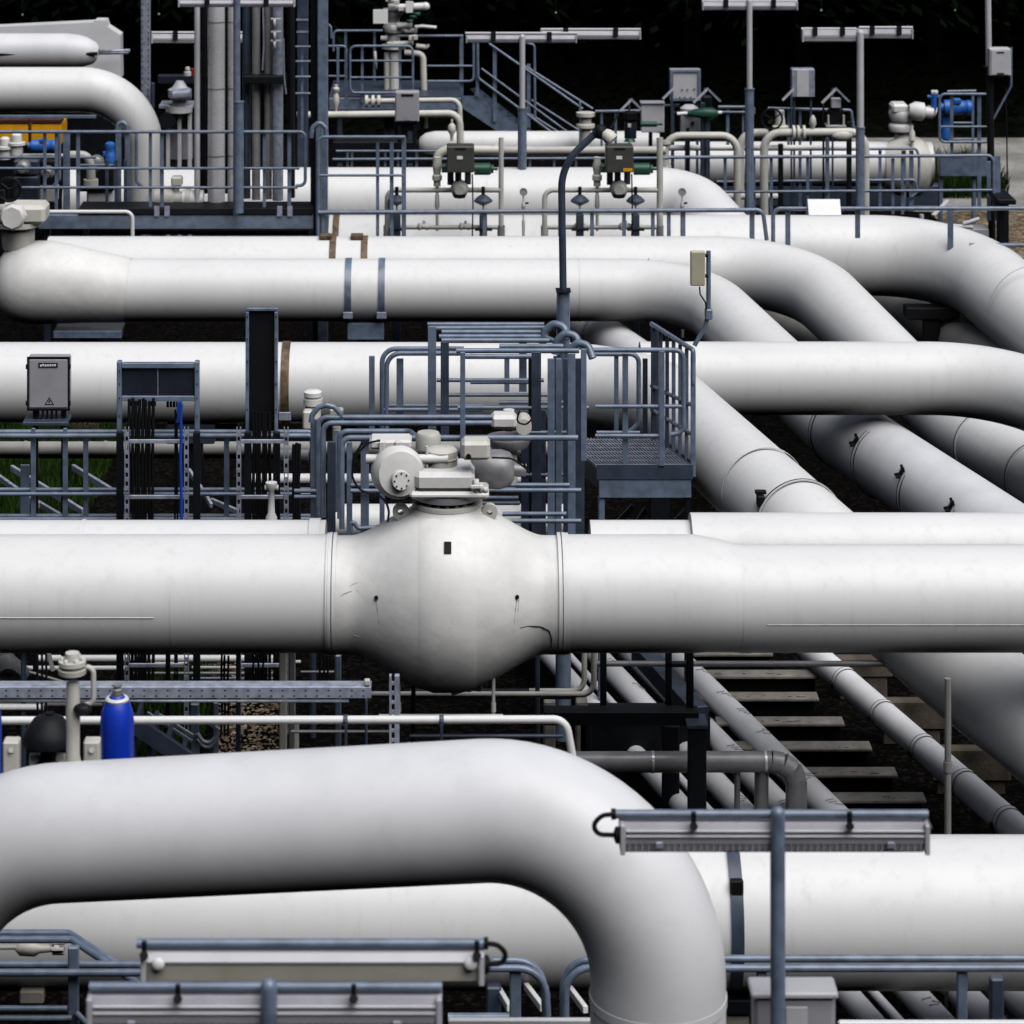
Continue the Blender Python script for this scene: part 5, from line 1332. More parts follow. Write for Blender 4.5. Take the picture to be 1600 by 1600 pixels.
# yellow units, motors
GY = 'yellow machine panels'
for i, (x0, x1) in enumerate(((-30, 43.5), (48, 95))):
    t = thing('machine_panel', ('yellow machine panel at the left edge', 'yellow machine panel beside the deck post')[i], 'machine', GY)
    mb = MB(); mb.pbox(x0, 193, x1, 228, 47.5, .8, .02); mb.build('panel', YE, t)
    mb = MB(); mb.pbox(x0 - 1, 187, x1 + 1, 192.6, 47.48, .3, .004); mb.build('top_edge', mat('brown_red_%d' % i, (.06, .012, .01), .5), t)
mb = MB(); mb.pbox(-30, 180, 150, 185, 47.0, .03); single(mb, 'roof_edge', RL, 'blue grey roof edge over the yellow machine panels', 'roof edge')
def motor(label, x0, x1, y, D, rpx, ax='x'):
    t = thing('electric_motor', label, 'motor', 'blue electric motors')
    if ax == 'x':
        a, L_ = P(x0, y, D), M(x1 - x0, D); A = XA
    else:
        a, L_ = P(y, x1, D), M(x1 - x0, D); A = ZA
    r = M(rpx, D)
    MB().lathe(a, A, [(0, 0), (0, r * .6), (L_ * .12, r * .62), (L_ * .13, r), (L_ * .5, r), (L_ * .52, r * .92), (L_ * .8, r * .92), (L_ * .82, r), (L_ * .94, r * .95), (L_, r * .6), (L_, 0)], 24).build('motor_body', BM, t)
    c = a + A * L_ * .5
    if ax == 'x': MB().box(c + Vector((-r * .5, -r * 1.1, r * .6)), c + Vector((r * .5, r * .2, r * 1.25))).build('terminal_box', BM, t)
    else: MB().box(c + Vector((-r * 1.3, -r * 1.1, -r * .3)), c + Vector((-r * .8, r * .2, r * .5))).build('terminal_box', BM, t)
    return t
motor('blue electric motor lying before the yellow panels', 44, 92, 228, 45.6, 10)
motor('small upright blue motor between the deck posts', 222, 258, 172, 45.2, 8, 'z')
t = thing('filter_unit', 'white filter pots in front of the left yellow panel', 'filter'); D = 45.8
for x, y in ((8, 222), (26, 216)):
    MB().lathe(P(x, y + 26, D), ZA, [(0, .1), (.15, .1), (.16, .14), (.2, .14), (.21, .09), (.32, .08), (.35, .04), (.35, 0)], 18).build('pot', WV, t)
MB().cyl(P(-20, 243, D), P(140, 243, D), .03, 10).build('manifold', WG, t)
t = thing('pump_cluster', 'dark machine parts behind the rear deck rail, left', 'machine'); D = 43.2
for x0, y0, x1, y1, m_ in ((20, 250, 60, 275, RD), (62, 250, 88, 290, BS), (120, 262, 178, 300, BS), (135, 282, 176, 330, LG), (60, 290, 88, 318, LG), (20, 275, 60, 330, RD)):
    mb = MB(); mb.pbox(x0, y0, x1, y1, D + .004 * x0, .3, .03); mb.build('casing', m_, t)
for x, y, rp in ((36, 262, 11), (74, 270, 10), (150, 255, 12)):
    mb = MB(); mb.lathe(P(x, y, D - .1), -YA, [(-.1, 0), (-.1, M(rp, D)), (.08, M(rp, D)), (.12, M(rp * .6, D)), (.12, 0)], 18); mb.build('cover', SD, t)
MB().tube(pp([(110, 243), (135, 243), (142, 258), (142, 280)], D - .2), .07, 14, .15).build('bend', WG, t)
MB().cyl(P(142, 280, D - .2), P(142, 292, D - .2), .11, 16).build('flange', WC, t)
t = thing('breaker_head', 'grey valve head cluster left of the slim pale pipe', 'valve'); D = 46.5
MB().lathe(P(281, 165, D), ZA, [(-.1, .2), (0, .2), (0, .12), (.1, .13), (.14, .19), (.26, .19), (.3, .12), (.4, .06), (.4, 0)], 24).build('head', LG, t)
MB().cyl(P(270, 148, D - .2), P(298, 146, D - .2), .09, 16).build('side_drum', GV, t)
MB().lathe(P(293, 118, D), ZA, [(0, .06), (.06, .06), (.07, .035), (.1, .045), (.14, .03), (.14, 0)], 14).build('beacon', W, t)
MB().pbox(298, 107, 303, 119, D, .06).build('red_cap', RE, t)
MB().pbox(248, 164, 302, 170, D, .5).build('table', GV, t)
MB().pbox(246, 118, 303, 131, D + .4, .2).build('dark_beam', DP, t)
for x in (262, 280, 296): MB().box((XW(x - 3, D), D, 0), (XW(x + 3, D), D + .1, ZW(170.5, D))).build('leg', LG, t)
MB().pbox(262, 205, 300, 250, D + .3, .2).build('casing', GB, t)
MB().lathe(P(262, 188, D - .1), -YA, [(-.05, .0), (-.05, .13), (.06, .13), (.06, 0)], 20).build('black_cover', BK, t)
t = thing('flow_meter', 'grey flow meter on the deck behind the lower rails', 'meter'); D = 41.0
MB().lathe(P(258, 311, D), XA, [(-.14, 0), (-.14, .14), (.1, .15), (.14, .11), (.3, .11), (.3, .15), (.36, .15), (.36, 0)], 24).build('body', WG, t)
MB().pbox(267, 277, 284, 292, D - .1, .2, .02).build('head', WC, t); MB().cyl(P(275, 292, D), P(275, 306, D), .05).build('neck', WG, t)
MB().cyl(P(285, 311, D), P(318, 311, D), .13, 20).build('pipe_stub', W, t)

# ------------------------------------------------------------------ rear centre platform with stairs
GP_ = 'guard rails of the rear platform and stair'
D = 52.0
t = thing('rear_platform', 'slate rear platform with stair going down to the right', 'platform')
mb = MB(); mb.pbox(514, 153, 722, 172, D, .15, .01); mb.build('fascia', RL, t)
mb = MB(); mb.pbox(514, 150, 722, 153, D + .02, 2.0, .004); mb.build('deck_plate', RD, t)
for x in (530, 640, 716):
    mb = MB(); mb.box((XW(x - 4, D), D + .2, 0), (XW(x + 4, D), D + .35, ZW(172.5, D))); mb.build('leg', RD, t)
mb = MB(); mb.prism([(XW(x, D), ZW(y, D)) for x, y in ((722, 150), (748, 150), (870, 246), (846, 250), (722, 168))], D - .05, .05); mb.build('stringer', RL, t)
mb = MB(); mb.prism([(XW(x, D), ZW(y, D)) for x, y in ((735, 152), (748, 150), (870, 246), (846, 250))], D + 1.0, .05); mb.build('stringer', RD, t)
for k in range(9):
    mb = MB(); x, y = 742 + 12.5 * k, 156 + 10.0 * k; mb.pbox(x, y, x + 14, y + 2, D + .01, .98, .003); mb.build('step', RD, t)
r = Rail('closed round cornered rail panel on the rear platform', D - .1, GP_)
r.top([(596, 72), (645, 72), (645, 145), (547, 145), (547, 72), (598, 72)], 9); r.mid([(548, 95), (644, 95)]); r.mid([(548, 121), (644, 121)])
r.post(566, 74, 160, 4); r.post(625, 74, 144, 4)
r = Rail('rear platform rail with rounded corner left of the valve stack', D + 1.7, GP_)
r.top([(521, 80), (521, 48), (598, 48)], 7); r.post(540, 50, 152, 4); r.post(585, 50, 152, 4); r.top([(513, 72), (541, 72), (541, 90)], 6); r.mid([(513, 95), (541, 95)]); r.mid([(513, 119), (541, 119)]); r.post(528, 74, 165, 4, D)
r.post(541, 80, 165, 4, D); r.top([(513, 38), (517, 42), (518, 60)], 3)
r = Rail('rear platform rail right of the valve stack, ending at the stair', D + .8, GP_)
r.top([(622, 56), (722, 56)]); r.post(721, 54, 152, 6); r.mid([(668, 103), (740, 103)]); r.top([(668, 127), (740, 127), (740, 62)], 7)
r = Rail('sloping handrail of the rear stair, near side', D - .15, GP_)
r.top([(764, 68), (910, 170)]); r.top([(746, 62), (747, 122), (862, 207)], 8); r.mid([(752, 107), (885, 205)])
r.post(773, 75, 190, 6); r.post(746, 70, 150, 5)
r = Rail('sloping handrail of the rear stair, far side', D + .95, GP_)
r.top([(818, 102), (926, 170)]); r.mid([(830, 156), (908, 206)]); r.mid([(828, 178), (872, 206)]); r.top([(822, 67), (835, 70), (836, 190)], 6); r.post(826, 100, 200, 6)
# valve stack
t = thing('valve_stack', 'tall white stack of valves with white name boards, top centre', 'valve'); D = 53.0
c = P(615, 78, D)
MB().lathe(c, ZA, [(-.85, .13), (0, .13), (.03, .22), (.1, .22), (.12, .12), (.3, .11), (.33, .17), (.42, .2), (.5, .17), (.52, .1), (.62, .13), (.7, .2), (.76, .2), (.78, .1), (.95, .12), (.98, .2), (1.05, .2), (1.1, .08), (1.3, .08), (1.3, 0)], 24).build('body', W, t)
for x, y, rp, ln in ((632, 40, 5, 24), (630, 68, 4, 32), (625, 12, 6, 36), (600, 60, 4, 10), (642, 48, 4, 20)):
    mb = MB(); mb.cyl(P(x - ln / 2, y, D - .2), P(x + ln / 2, y, D - .2), M(rp, D), 12); mb.cyl(P(x + ln * .3, y, D - .2), P(x + ln * .38, y, D - .2), M(rp * 1.5, D), 12); mb.build('side_valve', WV, t)
mb = MB(); mb.cyl(P(640, 11, D - .3), P(665, 10, D - .3), .07, 14); mb.sphere(P(665, 10, D - .3), .08, 12); mb.build('outlet', W, t)
mb = MB(); mb.tube(pp([(648, 42), (660, 41), (682, 43)], D - .3), .03, 8); mb.build('lever', W, t)
MB().pbox(583, 15, 606, 37, D - .5, .02).build('name_board', WS, t); MB().pbox(634, 2, 645, 20, D - .45, .02).build('name_board', WS, t)
mb = MB(); rn = random.Random(4)
for k in range(11):
    x, y = rn.uniform(597, 652), rn.uniform(-10, 76); mb.box(P(x, y, D - .35) - Vector((.05, .05, .04)), P(x, y, D - .35) + Vector((.06, .05, .05)))
mb.build('small_fittings', WC, t)
mb = MB()
for x, y in ((645, 26), (651, 22), (640, 33)): mb.cyl(P(x - 5, y, D - .4), P(x + 6, y, D - .4), .035, 8)
mb.build('tube_clamps', GR, t)
for x in (604, 613): MB().cyl(P(x, 82, D - .1), P(x, 230, D - .1), M(4, D), 12).build('riser', WG, t)
MB().tube(pp([(632, 82), (661, 84), (664, 200)], D - .2), M(5, D), 14, .12).build('bypass', WC, t)
MB().tube(pp([(650, 72), (668, 74), (667, 70)], D - .2), M(4, D), 12, .05).build('bypass', WC, t)
MB().tube(pp([(586, 80), (588, 108)], D - .2), M(2, D), 8).build('drip_tube', WC, t)
GB_ = 'white pipes of the rear platform'
xpipe('white pipe below the rear platform, bent down behind the left control valve', 49.0, 0, 0, 0, 5.6, WC, GB_, [(464, 180), (718, 177), (720, 250)], .2)
t = xpipe('thinner white pipe on the rear platform with flanged left end', 50.0, 0, 0, 0, 4, WC, GB_, [(572, 158), (718, 156), (719, 200)], .15)
for x in (573, 583, 592): MB().ring(P(x, 158, 50), XA, M(4, 50), .05, .06, 20).build('flange', WC, t)
t = thing('vent_stub', 'small white bottle shaped vent right of the tall column', 'vent'); D = 49.2
MB().lathe(P(525, 178, D), ZA, [(0, .02), (.12, .03), (.2, .06), (.3, .05), (.36, .03), (.4, .06), (.44, .06), (.46, .03), (.5, .03), (.5, 0)], 14).build('vent', WC, t)
t = thing('vent_stub', 'small white bottle shaped vent on the bent pipe by the left control valve', 'vent'); D = 48.5
MB().lathe(P(706, 220, D), ZA, [(0, .03), (.1, .03), (.16, .07), (.26, .06), (.3, .02), (.36, .02), (.36, 0)], 14).build('vent', WC, t)
t = thing('control_box', 'grey control box in front of the rear platform pipes', 'control box', 'grey control boxes'); D = 47.5
MB().pbox(617, 143, 655, 191, D, .2, .015).build('box', GB, t); MB().pbox(619, 145, 653, 189, D - .015, .013, .004).build('door', GB, t)
MB().pbox(627, 147, 646, 151, D - .022, .006, .001).build('label_plate', BK, t); MB().pbox(633, 181, 641, 188, D - .022, .006, .001).build('label_plate', GB, t)
for x in (624, 648): MB().box((XW(x - 3, D), D + .06, 0), (XW(x + 3, D), D + .12, ZW(191.5, D))).build('stand', BS, t)
MB().pbox(616, 191.5, 654, 205, D + .13, .1).build('cable_tray', BS, t)
# rear rows of pipe
t = thing('gas_pipe', 'short white vessel below the rear stair with round left end', 'pipe', GP); D = 49.6
q = [P(653, 226, D), P(657, 226, D), P(665, 226, D), P(680, 226, D), P(1005, 226, D), P(1030, 226, D)]
MB().loft(q, [M(4, D), M(12, D), M(18, D), M(21, D), M(21, D), M(18, D)], 40).build('vessel', W, t)
mb = MB()
for x in (720, 950): mb.box((XW(x - 8, D), D - .1, 0), (XW(x + 8, D), D + .1, ZW(246, D)))
mb.build('foot', BS, t)
t = xpipe('white pipe passing behind both control valves, rear', 46.5, 235, 740, 1040, 6.5, WG, 'white pipes behind the control valves')
for x in (775, 785): MB().ring(P(x, 235, 46.5), XA, M(6.5, 46.5), .05, .04, 24).build('flange', WC, t)
r = Rail('blue grey rail before the white pipe behind the control valves', 46.0, 'guard rails of the rear right')
r.top([(520, 249), (1045, 247)]); r.mid([(525, 236), (690, 236)])
for x in (543, 550, 602, 622, 651, 866, 900, 828): r.post(x, 236 if x < 700 else 249, 290 + (x % 5), 4)
mb = MB(); mb.pbox(520, 222, 655, 255, 48.5, .3); single(mb, 'dark_duct', BS, 'low dark duct behind the rear left rail', 'duct')

# ------------------------------------------------------------------ the two control valve loops
GCV = 'control valves with green actuator'
def control_valve(dx, label, lframe, yellow):
    D = 40.4
    t = thing('control_valve', label, 'control valve', GCV)
    X = lambda x: x + dx
    MB().pbox(X(698), 229, X(741), 270, D - .25, .3, .015).build('control_box', OL, t)
    MB().pbox(X(711), 231, X(728), 234, D - .258, .008, .001).build('label_plate', BS, t)
    MB().pbox(X(714), 244, X(723), 249, D - .258, .008, .001).build('white_label', WS, t)
    if yellow: MB().pbox(X(725), 263, X(739), 268, D - .258, .008, .001).build('yellow_label', YE, t)
    MB().lathe(P(X(741), 264, D), XA, [(0, .0), (0, .085), (.22, .085), (.24, .06), (.27, .06), (.27, .02), (.33, .02), (.33, 0)], 20).build('green_actuator', GR, t)
    MB().cyl(P(X(690), 262, D + .05), P(X(700), 262, D + .05), .07, 16).build('green_cap', GR, t)
    for x, m_ in ((704, BS), (716, BS), (731, RD)): MB().cyl(P(X(x), 270, D), P(X(x), 292 - abs(x - 716) * .3, D), .045, 12).build('yoke', m_, t)
    MB().lathe(P(X(718), 296, D - .02), -YA, [(-.12, 0), (-.12, .13), (.02, .13), (.08, .07), (.08, 0)], 8).build('body', WG, t)
    MB().lathe(P(X(718), 302, D - .02), -ZA, [(0, .1), (.06, .08), (.06, 0)], 12).build('body_foot', BS, t)
    MB().tube(pp([(X(738), 272), (X(739), 320), (X(738), 372)], D - .1), .010, 6).build('cable', BK, t)
    return t
control_valve(0, 'control valve with dark box and green actuator, left one behind the rail', None, False)
control_valve(249, 'control valve with dark box and green actuator, right one by the lamp post', None, True)
def loop(dx, label, x0, x1):
    D = 40.55
    t = thing('pipe_loop', label, 'pipe', 'thin pipe loops of the control valves')
    MB().tube(pp([(x0, 372), (x0, 297), (x1, 297)], D), M(4, D), 12, .12).build('loop_pipe', WG, t)
    MB().tube(pp([(x0, 355), (x1, 355)], D), M(3.6, D), 12).build('lower_pipe', WG, t)
    MB().tube(pp([(x1, 375), (x1, 215)], D), M(5 if dx else 4, D), 12).build('riser', WG, t)
    for x in (x0, x1): MB().cyl(P(x, 352, D), P(x, 372, D), M(6, D), 14).build('socket', SD if x == x1 else WG, t)
    for x in ((660, 725) if not dx else (905, 975)):
        mb = MB(); mb.lathe(P(x - 8, 354, D - .02), XA, [(0, .03), (.03, .06), (.06, .03), (.14, .05), (.2, .03), (.2, 0)], 12); mb.cyl(P(x, 354, D), P(x + 3, 345, D), .02, 8); mb.build('needle_valve', WC, t)
    y = 264 + 0
    xx = 683 if not dx else 933
    mb = MB(); mb.lathe(P(xx, 292, D), ZA, [(-.62, .022), (-.3, .022), (-.28, .035), (-.12, .03), (-.1, .02), (0, .02), (.01, .05), (.08, .05), (.1, .07), (.16, .07), (.18, .05), (.26, .06), (.3, .07), (.36, .05), (.42, .05), (.42, 0)], 14); mb.build('impulse_fitting', WC, t)
    if not dx: MB().tube(pp([(683, 255), (684, 240), (700, 233), (785, 235)], D + .3), M(7, D), 14, .16).build('upper_bend', WC, t)
    return t
loop(0, 'thin white pipe loop round the left control valve', 605, 783)
loop(1, 'thin white pipe loop round the right control valve', 851, 1031)
def hand_valve(label, x):
    D = 40.45; t = thing('hand_valve', label, 'valve', 'mushroom shaped hand valves')
    MB().cyl(P(x, 292, D), P(x, 308, D), .025, 10).build('spindle', BK, t)
    MB().lathe(P(x, 321, D), ZA, [(0, .03), (.03, .09), (.055, .13), (.075, .13), (.13, .07), (.15, .03), (.15, 0)], 20).build('cap', RD, t)
    MB().cyl(P(x, 320, D), P(x, 334, D), .012, 8).build('rod', WG, t)
    MB().box((XW(x - 6, D), D - .05, 0), (XW(x + 6, D), D + .05, ZW(334, D))).build('stand', RD, t)
    MB().pbox(x - 13, 358, x + 14, 361, D - .08, .1).build('cross_plate', BS, t)
    return t
hand_valve('mushroom hand valve under the left control valve, left of the box', 620); hand_valve('mushroom hand valve right of the left control valve', 755)
hand_valve('mushroom hand valve left of the right control valve', 906); hand_valve('mushroom hand valve beneath the right control valve box', 993)
def gauge(label, x):
    D = 40.5; t = thing('pressure_gauge', label, 'gauge', 'pressure gauges')
    MB().lathe(P(x, 300, D), -YA, [(-.03, 0), (-.03, .055), (.02, .055), (.02, .048), (.012, .048), (.012, 0)], 20).build('dial', GB, t)
    MB().lathe(P(x, 305, D), -ZA, [(0, .014), (.1, .014), (.12, .03), (.18, .03), (.2, .014), (.34, .014), (.36, .025), (.62, .018), (1.2, .02), (2.0, .02)], 10).build('stem', WG, t)
    MB().cyl(P(x, 318, D), P(x + 8, 317, D), .014, 8).build('tap', BS, t)
gauge('round pressure gauge between the two control valves', 818); gauge('round pressure gauge right of the second control valve', 1066)

# ------------------------------------------------------------------ rear right
GRR = 'guard rails of the rear right'
D = 40.18
r = Rail('long blue grey rail above the upper pipes, ending in a bend at the centre right', D, GRR, r=.03)
r.top([(497, 332), (1192, 328), (1198, 375)], 12)
for x in (505, 757, 875, 925, 975, 1020, 1045, 1067, 1175): r.post(x, 330, 400, 6 if x < 1060 else 8)
r.post(505, 330, 420, 16, D + .1)
r = Rail('long blue grey rail above the thickest pipe, running out at the right edge', D, GRR, r=.03)
r.top([(1208, 380), (1208, 326), (2300, 325)], 12); r.post(1231, 328, 400, 8); r.post(1340, 328, 372, 8); r.post(1485, 328, 390, 9, D + .3)
r.top([(1515, 383, D + .2), (2300, 383, D + .2)], name='mid_rail')
mb = MB(); Mx = Matrix.Translation(P(1288, 324, D - .10)) @ Matrix.Rotation(R(-38), 4, 'X'); mb.cham(Mx, (-.225, -.006, -.125), (.225, .006, .125), .002); single(mb, 'sign_board', WS, 'blank white sign board on the rail above the thickest pipe', 'sign')
# large rear right pipe with valve
D = 50.0; rr_ = M(34.5, D)
t = bigpipe('large white rear pipe ending in a valve with blue motor', [P(1040, 256, D), P(1400, 256, D), P(1455, 256, D)], rr_, 0)
t = thing('ball_valve', 'white rear ball valve with blue motor, right', 'valve', 'large white ball valves')
q = [(1380, 34), (1392, 40), (1405, 46), (1420, 48), (1436, 45), (1447, 38), (1452, 30)]
MB().loft([P(x, 260, D - .05) for x, _ in q], [M(v, D) for _, v in q], 40).build('valve_body', WC, t)
MB().lathe(P(1408, 215, D), ZA, [(0, .12), (.1, .12), (.12, .2), (.2, .22), (.24, .2), (.26, .15), (.32, .2), (.44, .22), (.48, .2), (.5, .0)], 24).build('actuator', WV, t)
MB().pbox(1394, 163, 1420, 178, D - .2, .4, .04).build('gear_cover', WV, t)
MB().lathe(P(1420, 172, D - .2), Vector((1, 0, -.12)), [(0, 0), (0, .1), (.1, .16), (.25, .16), (.28, .1), (.42, .1), (.42, 0)], 20).build('gear_drum', WV, t)
MB().cyl(P(1448, 172, D - .1), P(1462, 176, D - .1), .09, 16).build('coupling', WC, t)
MB().lathe(P(1425, 232, D - .4), ZA, [(0, .02), (.1, .02), (.14, .06), (.28, .05), (.34, .02), (.4, .02), (.4, 0)], 12).build('vent', WC, t)
t = motor('large blue motor inside the rear right rail cage', 1468, 1520, 168, 50.0, 12); motor('blue vertical gear motor inside the rear right rail cage', 176, 222, 1478, 50.1, 9, 'z')
t = thing('handwheel', 'small blue cross handle left of the rail cage', 'handwheel'); MB().cyl(P(1449, 151, 49.8), P(1468, 151, 49.8), .03, 10).build('bar', BM, t); MB().cyl(P(1459, 143, 49.8), P(1459, 172, 49.8), .05, 12).build('hub', BM, t)
MB().cyl(P(1455, 145, 49.8), P(1465, 145, 49.8), .05, 10).build('cap', LG, t)
r = Rail('round cornered rail cage about the blue motor', 48.8, GRR)
r.top([(1505, 147), (1548, 147), (1548, 222), (1468, 222), (1468, 147), (1507, 147)], 9); r.post(1487, 148, 245, 5); r.post(1530, 148, 330, 6); r.mid([(1470, 198), (1547, 198)])
r.top([(1480, 143, 50.8), (1525, 142, 50.8)]); r.mid([(1490, 192, 50.8), (1520, 192, 50.8)]); r.mid([(1490, 218, 50.8), (1520, 217, 50.8)]); r.post(1520, 143, 245, 4, 50.8)
r = Rail('blue grey rail of the rear right corner, bent down at its right end', 46.4, GRR, r=.028)
r.top([(1045, 246), (1552, 243), (1553, 330)], 10); r.mid([(1110, 300), (1555, 297)])
for x in (1133, 1178, 1205, 1262, 1292, 1340, 1395, 1410): r.post(x, 247, 335, 5)
r.post(1559, 243, 345, 8); r.post(1545, 252, 345, 6, 46.9)
r = Rail('inner blue grey rail before the large rear pipe', 47.6, GRR)
r.top([(1120, 284), (1430, 281), (1434, 300), (1424, 308)], 7); r.top([(1340, 233), (1432, 232), (1436, 247), (1436, 290)], 6)
for x in (1190, 1250, 1375, 1412, 1424): r.post(x, 235, 330, 5 if x < 1400 else 7)
t = thing('switch_panel', 'slate steel panel under the motor cage', 'panel'); D = 49.5
MB().pbox(1469, 245, 1546, 276, D, .3).build('panel', RL, t)
for x in (1472, 1524): MB().box((XW(x - 3, D), D + .1, 0), (XW(x + 3, D), D + .2, ZW(276.5, D))).build('leg', RL, t)
mb = MB(); mb.pbox(1110, 290, 1470, 322, 51.5, .3); single(mb, 'low_wall', RD, 'low slate wall beneath the large rear pipe', 'wall')
t = thing('trestle', 'black trestle at the right edge by the brown gravel', 'trestle'); D = 45.8
MB().pbox(1560, 312, 1588, 320, D, 1.0).build('cap', BS, t); MB().box((XW(1566, D), D + .3, 0), (XW(1577, D), D + .5, ZW(320.5, D))).build('post', BS, t); MB().box((XW(1582, D), D + .7, 0), (XW(1590, D), D + .9, ZW(320.5, D))).build('post', BS, t)
t = thing('drain_fitting', 'small grey pipework in the grass below the motor cage', 'pipe'); D = 45.9
for x0, y0, x1, y1 in ((1470, 352, 1520, 355), (1440, 335, 1440, 375), (1505, 350, 1530, 342)): MB().cyl(P(x0, y0, D), P(x1, y1, D), .035, 10).build('tube', LG, t)
MB().pbox(1460, 358, 1545, 382, D + .2, .4).build('base', GB, t)
mb = MB(); mb.beam(P(1458, 337, 43.0), P(1481, 313, 43.3), .06, .03); single(mb, 'sloping_bar', LG, 'short pale sloping bar above the bend of the thickest pipe', 'bar')
# mast with box, top right
t = thing('control_box', 'grey box on a thin mast at the top right corner', 'control box', 'grey control boxes'); D = 47.0
MB().tube([P(1543, -70, D), P(1545, 105, D)], .05, 12).build('mast', LG, t); MB().tube([P(1546, 105, D), Vector((XW(1551, D), D, 0))], .06, 12).build('lower_mast', BS, t)
MB().pbox(1546, 76, 1580, 119, D - .2, .25, .015).build('box', LG, t); MB().pbox(1549, 79, 1577, 117, D - .213, .012, .004).build('door', LG, t)
mb = MB(); mb.pbox(1558, 81, 1569, 83, D - .222, .008, .001); mb.pbox(1558, 114, 1569, 116, D - .222, .008, .001); mb.build('catch', BS, t)
MB().tube(pp([(1580, 74), (1580, 134), (1552, 186)], D), .02, 8).build('stay', RL, t)
mb = MB(); mb.pbox(1538, 104, 1549, 107, D - .08, .16); mb.build('collar', BS, t)
mb = MB(); mb.tube(pp([(1571, 136), (1573, 200), (1574, 288)], 47.3), .012, 6); single(mb, 'lead', BK, 'thin dark lead hanging below the top right box', 'cable')

# boxes, shelters, loops between
def shelter(label, xa, ya, half, D, side=0):
    t = thing('rain_hood', label, 'rain hood', 'little pitched rain hoods')
    for s in (-1, 1):
        if side and s == side: continue
        a = P(xa, ya, D); b2 = P(xa + s * half, ya + half * 1.0, D)
        mb = MB(); mb.beam(a + Vector((0, .12, 0)), b2 + Vector((0, .12, 0)), .30, .025, up=(0, 1, 0)) if False else None
        n = (b2 - a); up = Vector((-n.z, 0, n.x)).normalized() * .03
        vs = [a, b2, b2 + up, a + up]; vs = vs + [v + Vector((0, .07, 0)) for v in vs]
        mb = MB(); mb.add(vs, [[0, 1, 2, 3], [7, 6, 5, 4], [0, 4, 5, 1], [1, 5, 6, 2], [2, 6, 7, 3], [3, 7, 4, 0]], False); mb.build('roof_sheet', LG if s < 0 else GV, t)
    MB().box((XW(xa - 1.5, D), D + .3, 0), (XW(xa + 1.5, D), D + .33, ZW(ya + 3, D))).build('post', RD, t)
    return t
shelter('little pitched hood over the black valve left of the pale box', 985, 156, 17, 47.4); shelter('little pitched hood over the green valve', 1104, 139, 21, 47.2); shelter('little pitched hood over the small white box, rear right', 1305, 139, 21.5, 47.2)
shelter('half hidden hood sheet left of the display box', 1052, 137, 17, 48, 1); shelter('half hidden hood sheet left of the rear grey box', 1240, 138, 18, 48, 1)
t = thing('valve_drive', 'black and green valve drive under the left hood', 'valve'); D = 47.5
MB().pbox(976, 175, 996, 190, D, .2, .03).build('head', BK, t); MB().cyl(P(985, 190, D + .1), P(985, 216, D + .1), .1, 16).build('body', DP, t); MB().pbox(981, 193, 986, 199, D - .01, .01).build('label_plate', WC, t)
MB().lathe(P(1001, 194, D), XA, [(0, 0), (0, .045), (.27, .045), (.27, .02), (.36, .02), (.36, 0)], 14).build('green_actuator', GR, t)
MB().lathe(P(984, 221, D), ZA, [(0, .1), (.05, .07), (.05, 0)], 14).build('foot', GR, t)
t = thing('valve_drive', 'dark green double acting valve drive with pale end stubs', 'valve'); D = 47.3
MB().lathe(P(1074, 177, D), XA, [(0, 0), (0, .03), (.1, .06), (.28, .10), (.42, .10), (.5, .05), (.5, 0)], 16).build('green_actuator', GR, t); MB().cyl(P(1058, 178, D), P(1075, 177, D), .03, 10).build('stub', WS, t); MB().cyl(P(1119, 176, D), P(1128, 176, D), .03, 10).build('stub', WS, t)
MB().pbox(1097, 150, 1113, 172, D + .1, .15, .03).build('head', BS, t); MB().box((XW(1102, D), D + .05, 0), (XW(1110, D), D + .12, ZW(184, D))).build('stand', RD, t)
t = thing('valve_drive', 'black valve drive with white box under the right hood', 'valve'); D = 47.3
MB().pbox(1299, 154, 1314, 169, D, .12, .01).build('white_box', LG, t); MB().pbox(1294, 170, 1319, 196, D + .05, .15, .03).build('body', BK, t); MB().pbox(1291, 196, 1322, 199, D, .25).build('shelf', LG, t)
for x in (1293, 1317): MB().pbox(x, 180, x + 3, 196, D, .04).build('bracket', WG, t)
t = thing('control_box', 'pale plain box between the left hood and the display box', 'control box', 'grey control boxes'); D = 48.2
MB().pbox(1002, 162, 1038, 207, D, .2, .01).build('box', LG, t); MB().pbox(1001, 160.5, 1039, 162.5, D - .03, .26).build('lid', GB, t); MB().box((XW(1015, D), D + .21, 0), (XW(1021, D), D + .27, ZW(165, D))).build('stand', BS, t)
t = thing('display_box', 'tall framed display box with pale panel, rear centre right', 'control box', 'grey control boxes'); D = 48.6
MB().pbox(1047, 109, 1095, 158, D, .22, .008).build('box', GB, t)
mb = MB()
for a, b2 in (((1047, 109), (1095, 113.5)), ((1047, 153), (1095, 158)), ((1047, 114), (1051.5, 152.5)), ((1090, 114), (1095, 152.5))): mb.pbox(*a, *b2, D - .03, .028, .004)
mb.build('frame', RL, t); MB().pbox(1052, 114, 1089.6, 152.6, D - .008, .007, .001).build('panel', LG, t)
mb = MB()
for x, y in ((1066, 140), (1074, 140), (1085, 139), (1062, 152), (1079, 152), (1070, 152)): mb.cyl(P(x, y, D - .01), P(x, y, D - .03), .012, 8)
mb.build('gauges', BS, t); MB().box((XW(1050, D), D + .05, 0), (XW(1054, D), D + .1, ZW(158.5, D))).build('stand', RD, t); MB().box((XW(1088, D), D + .05, 0), (XW(1092, D), D + .1, ZW(158.5, D))).build('stand', RD, t)
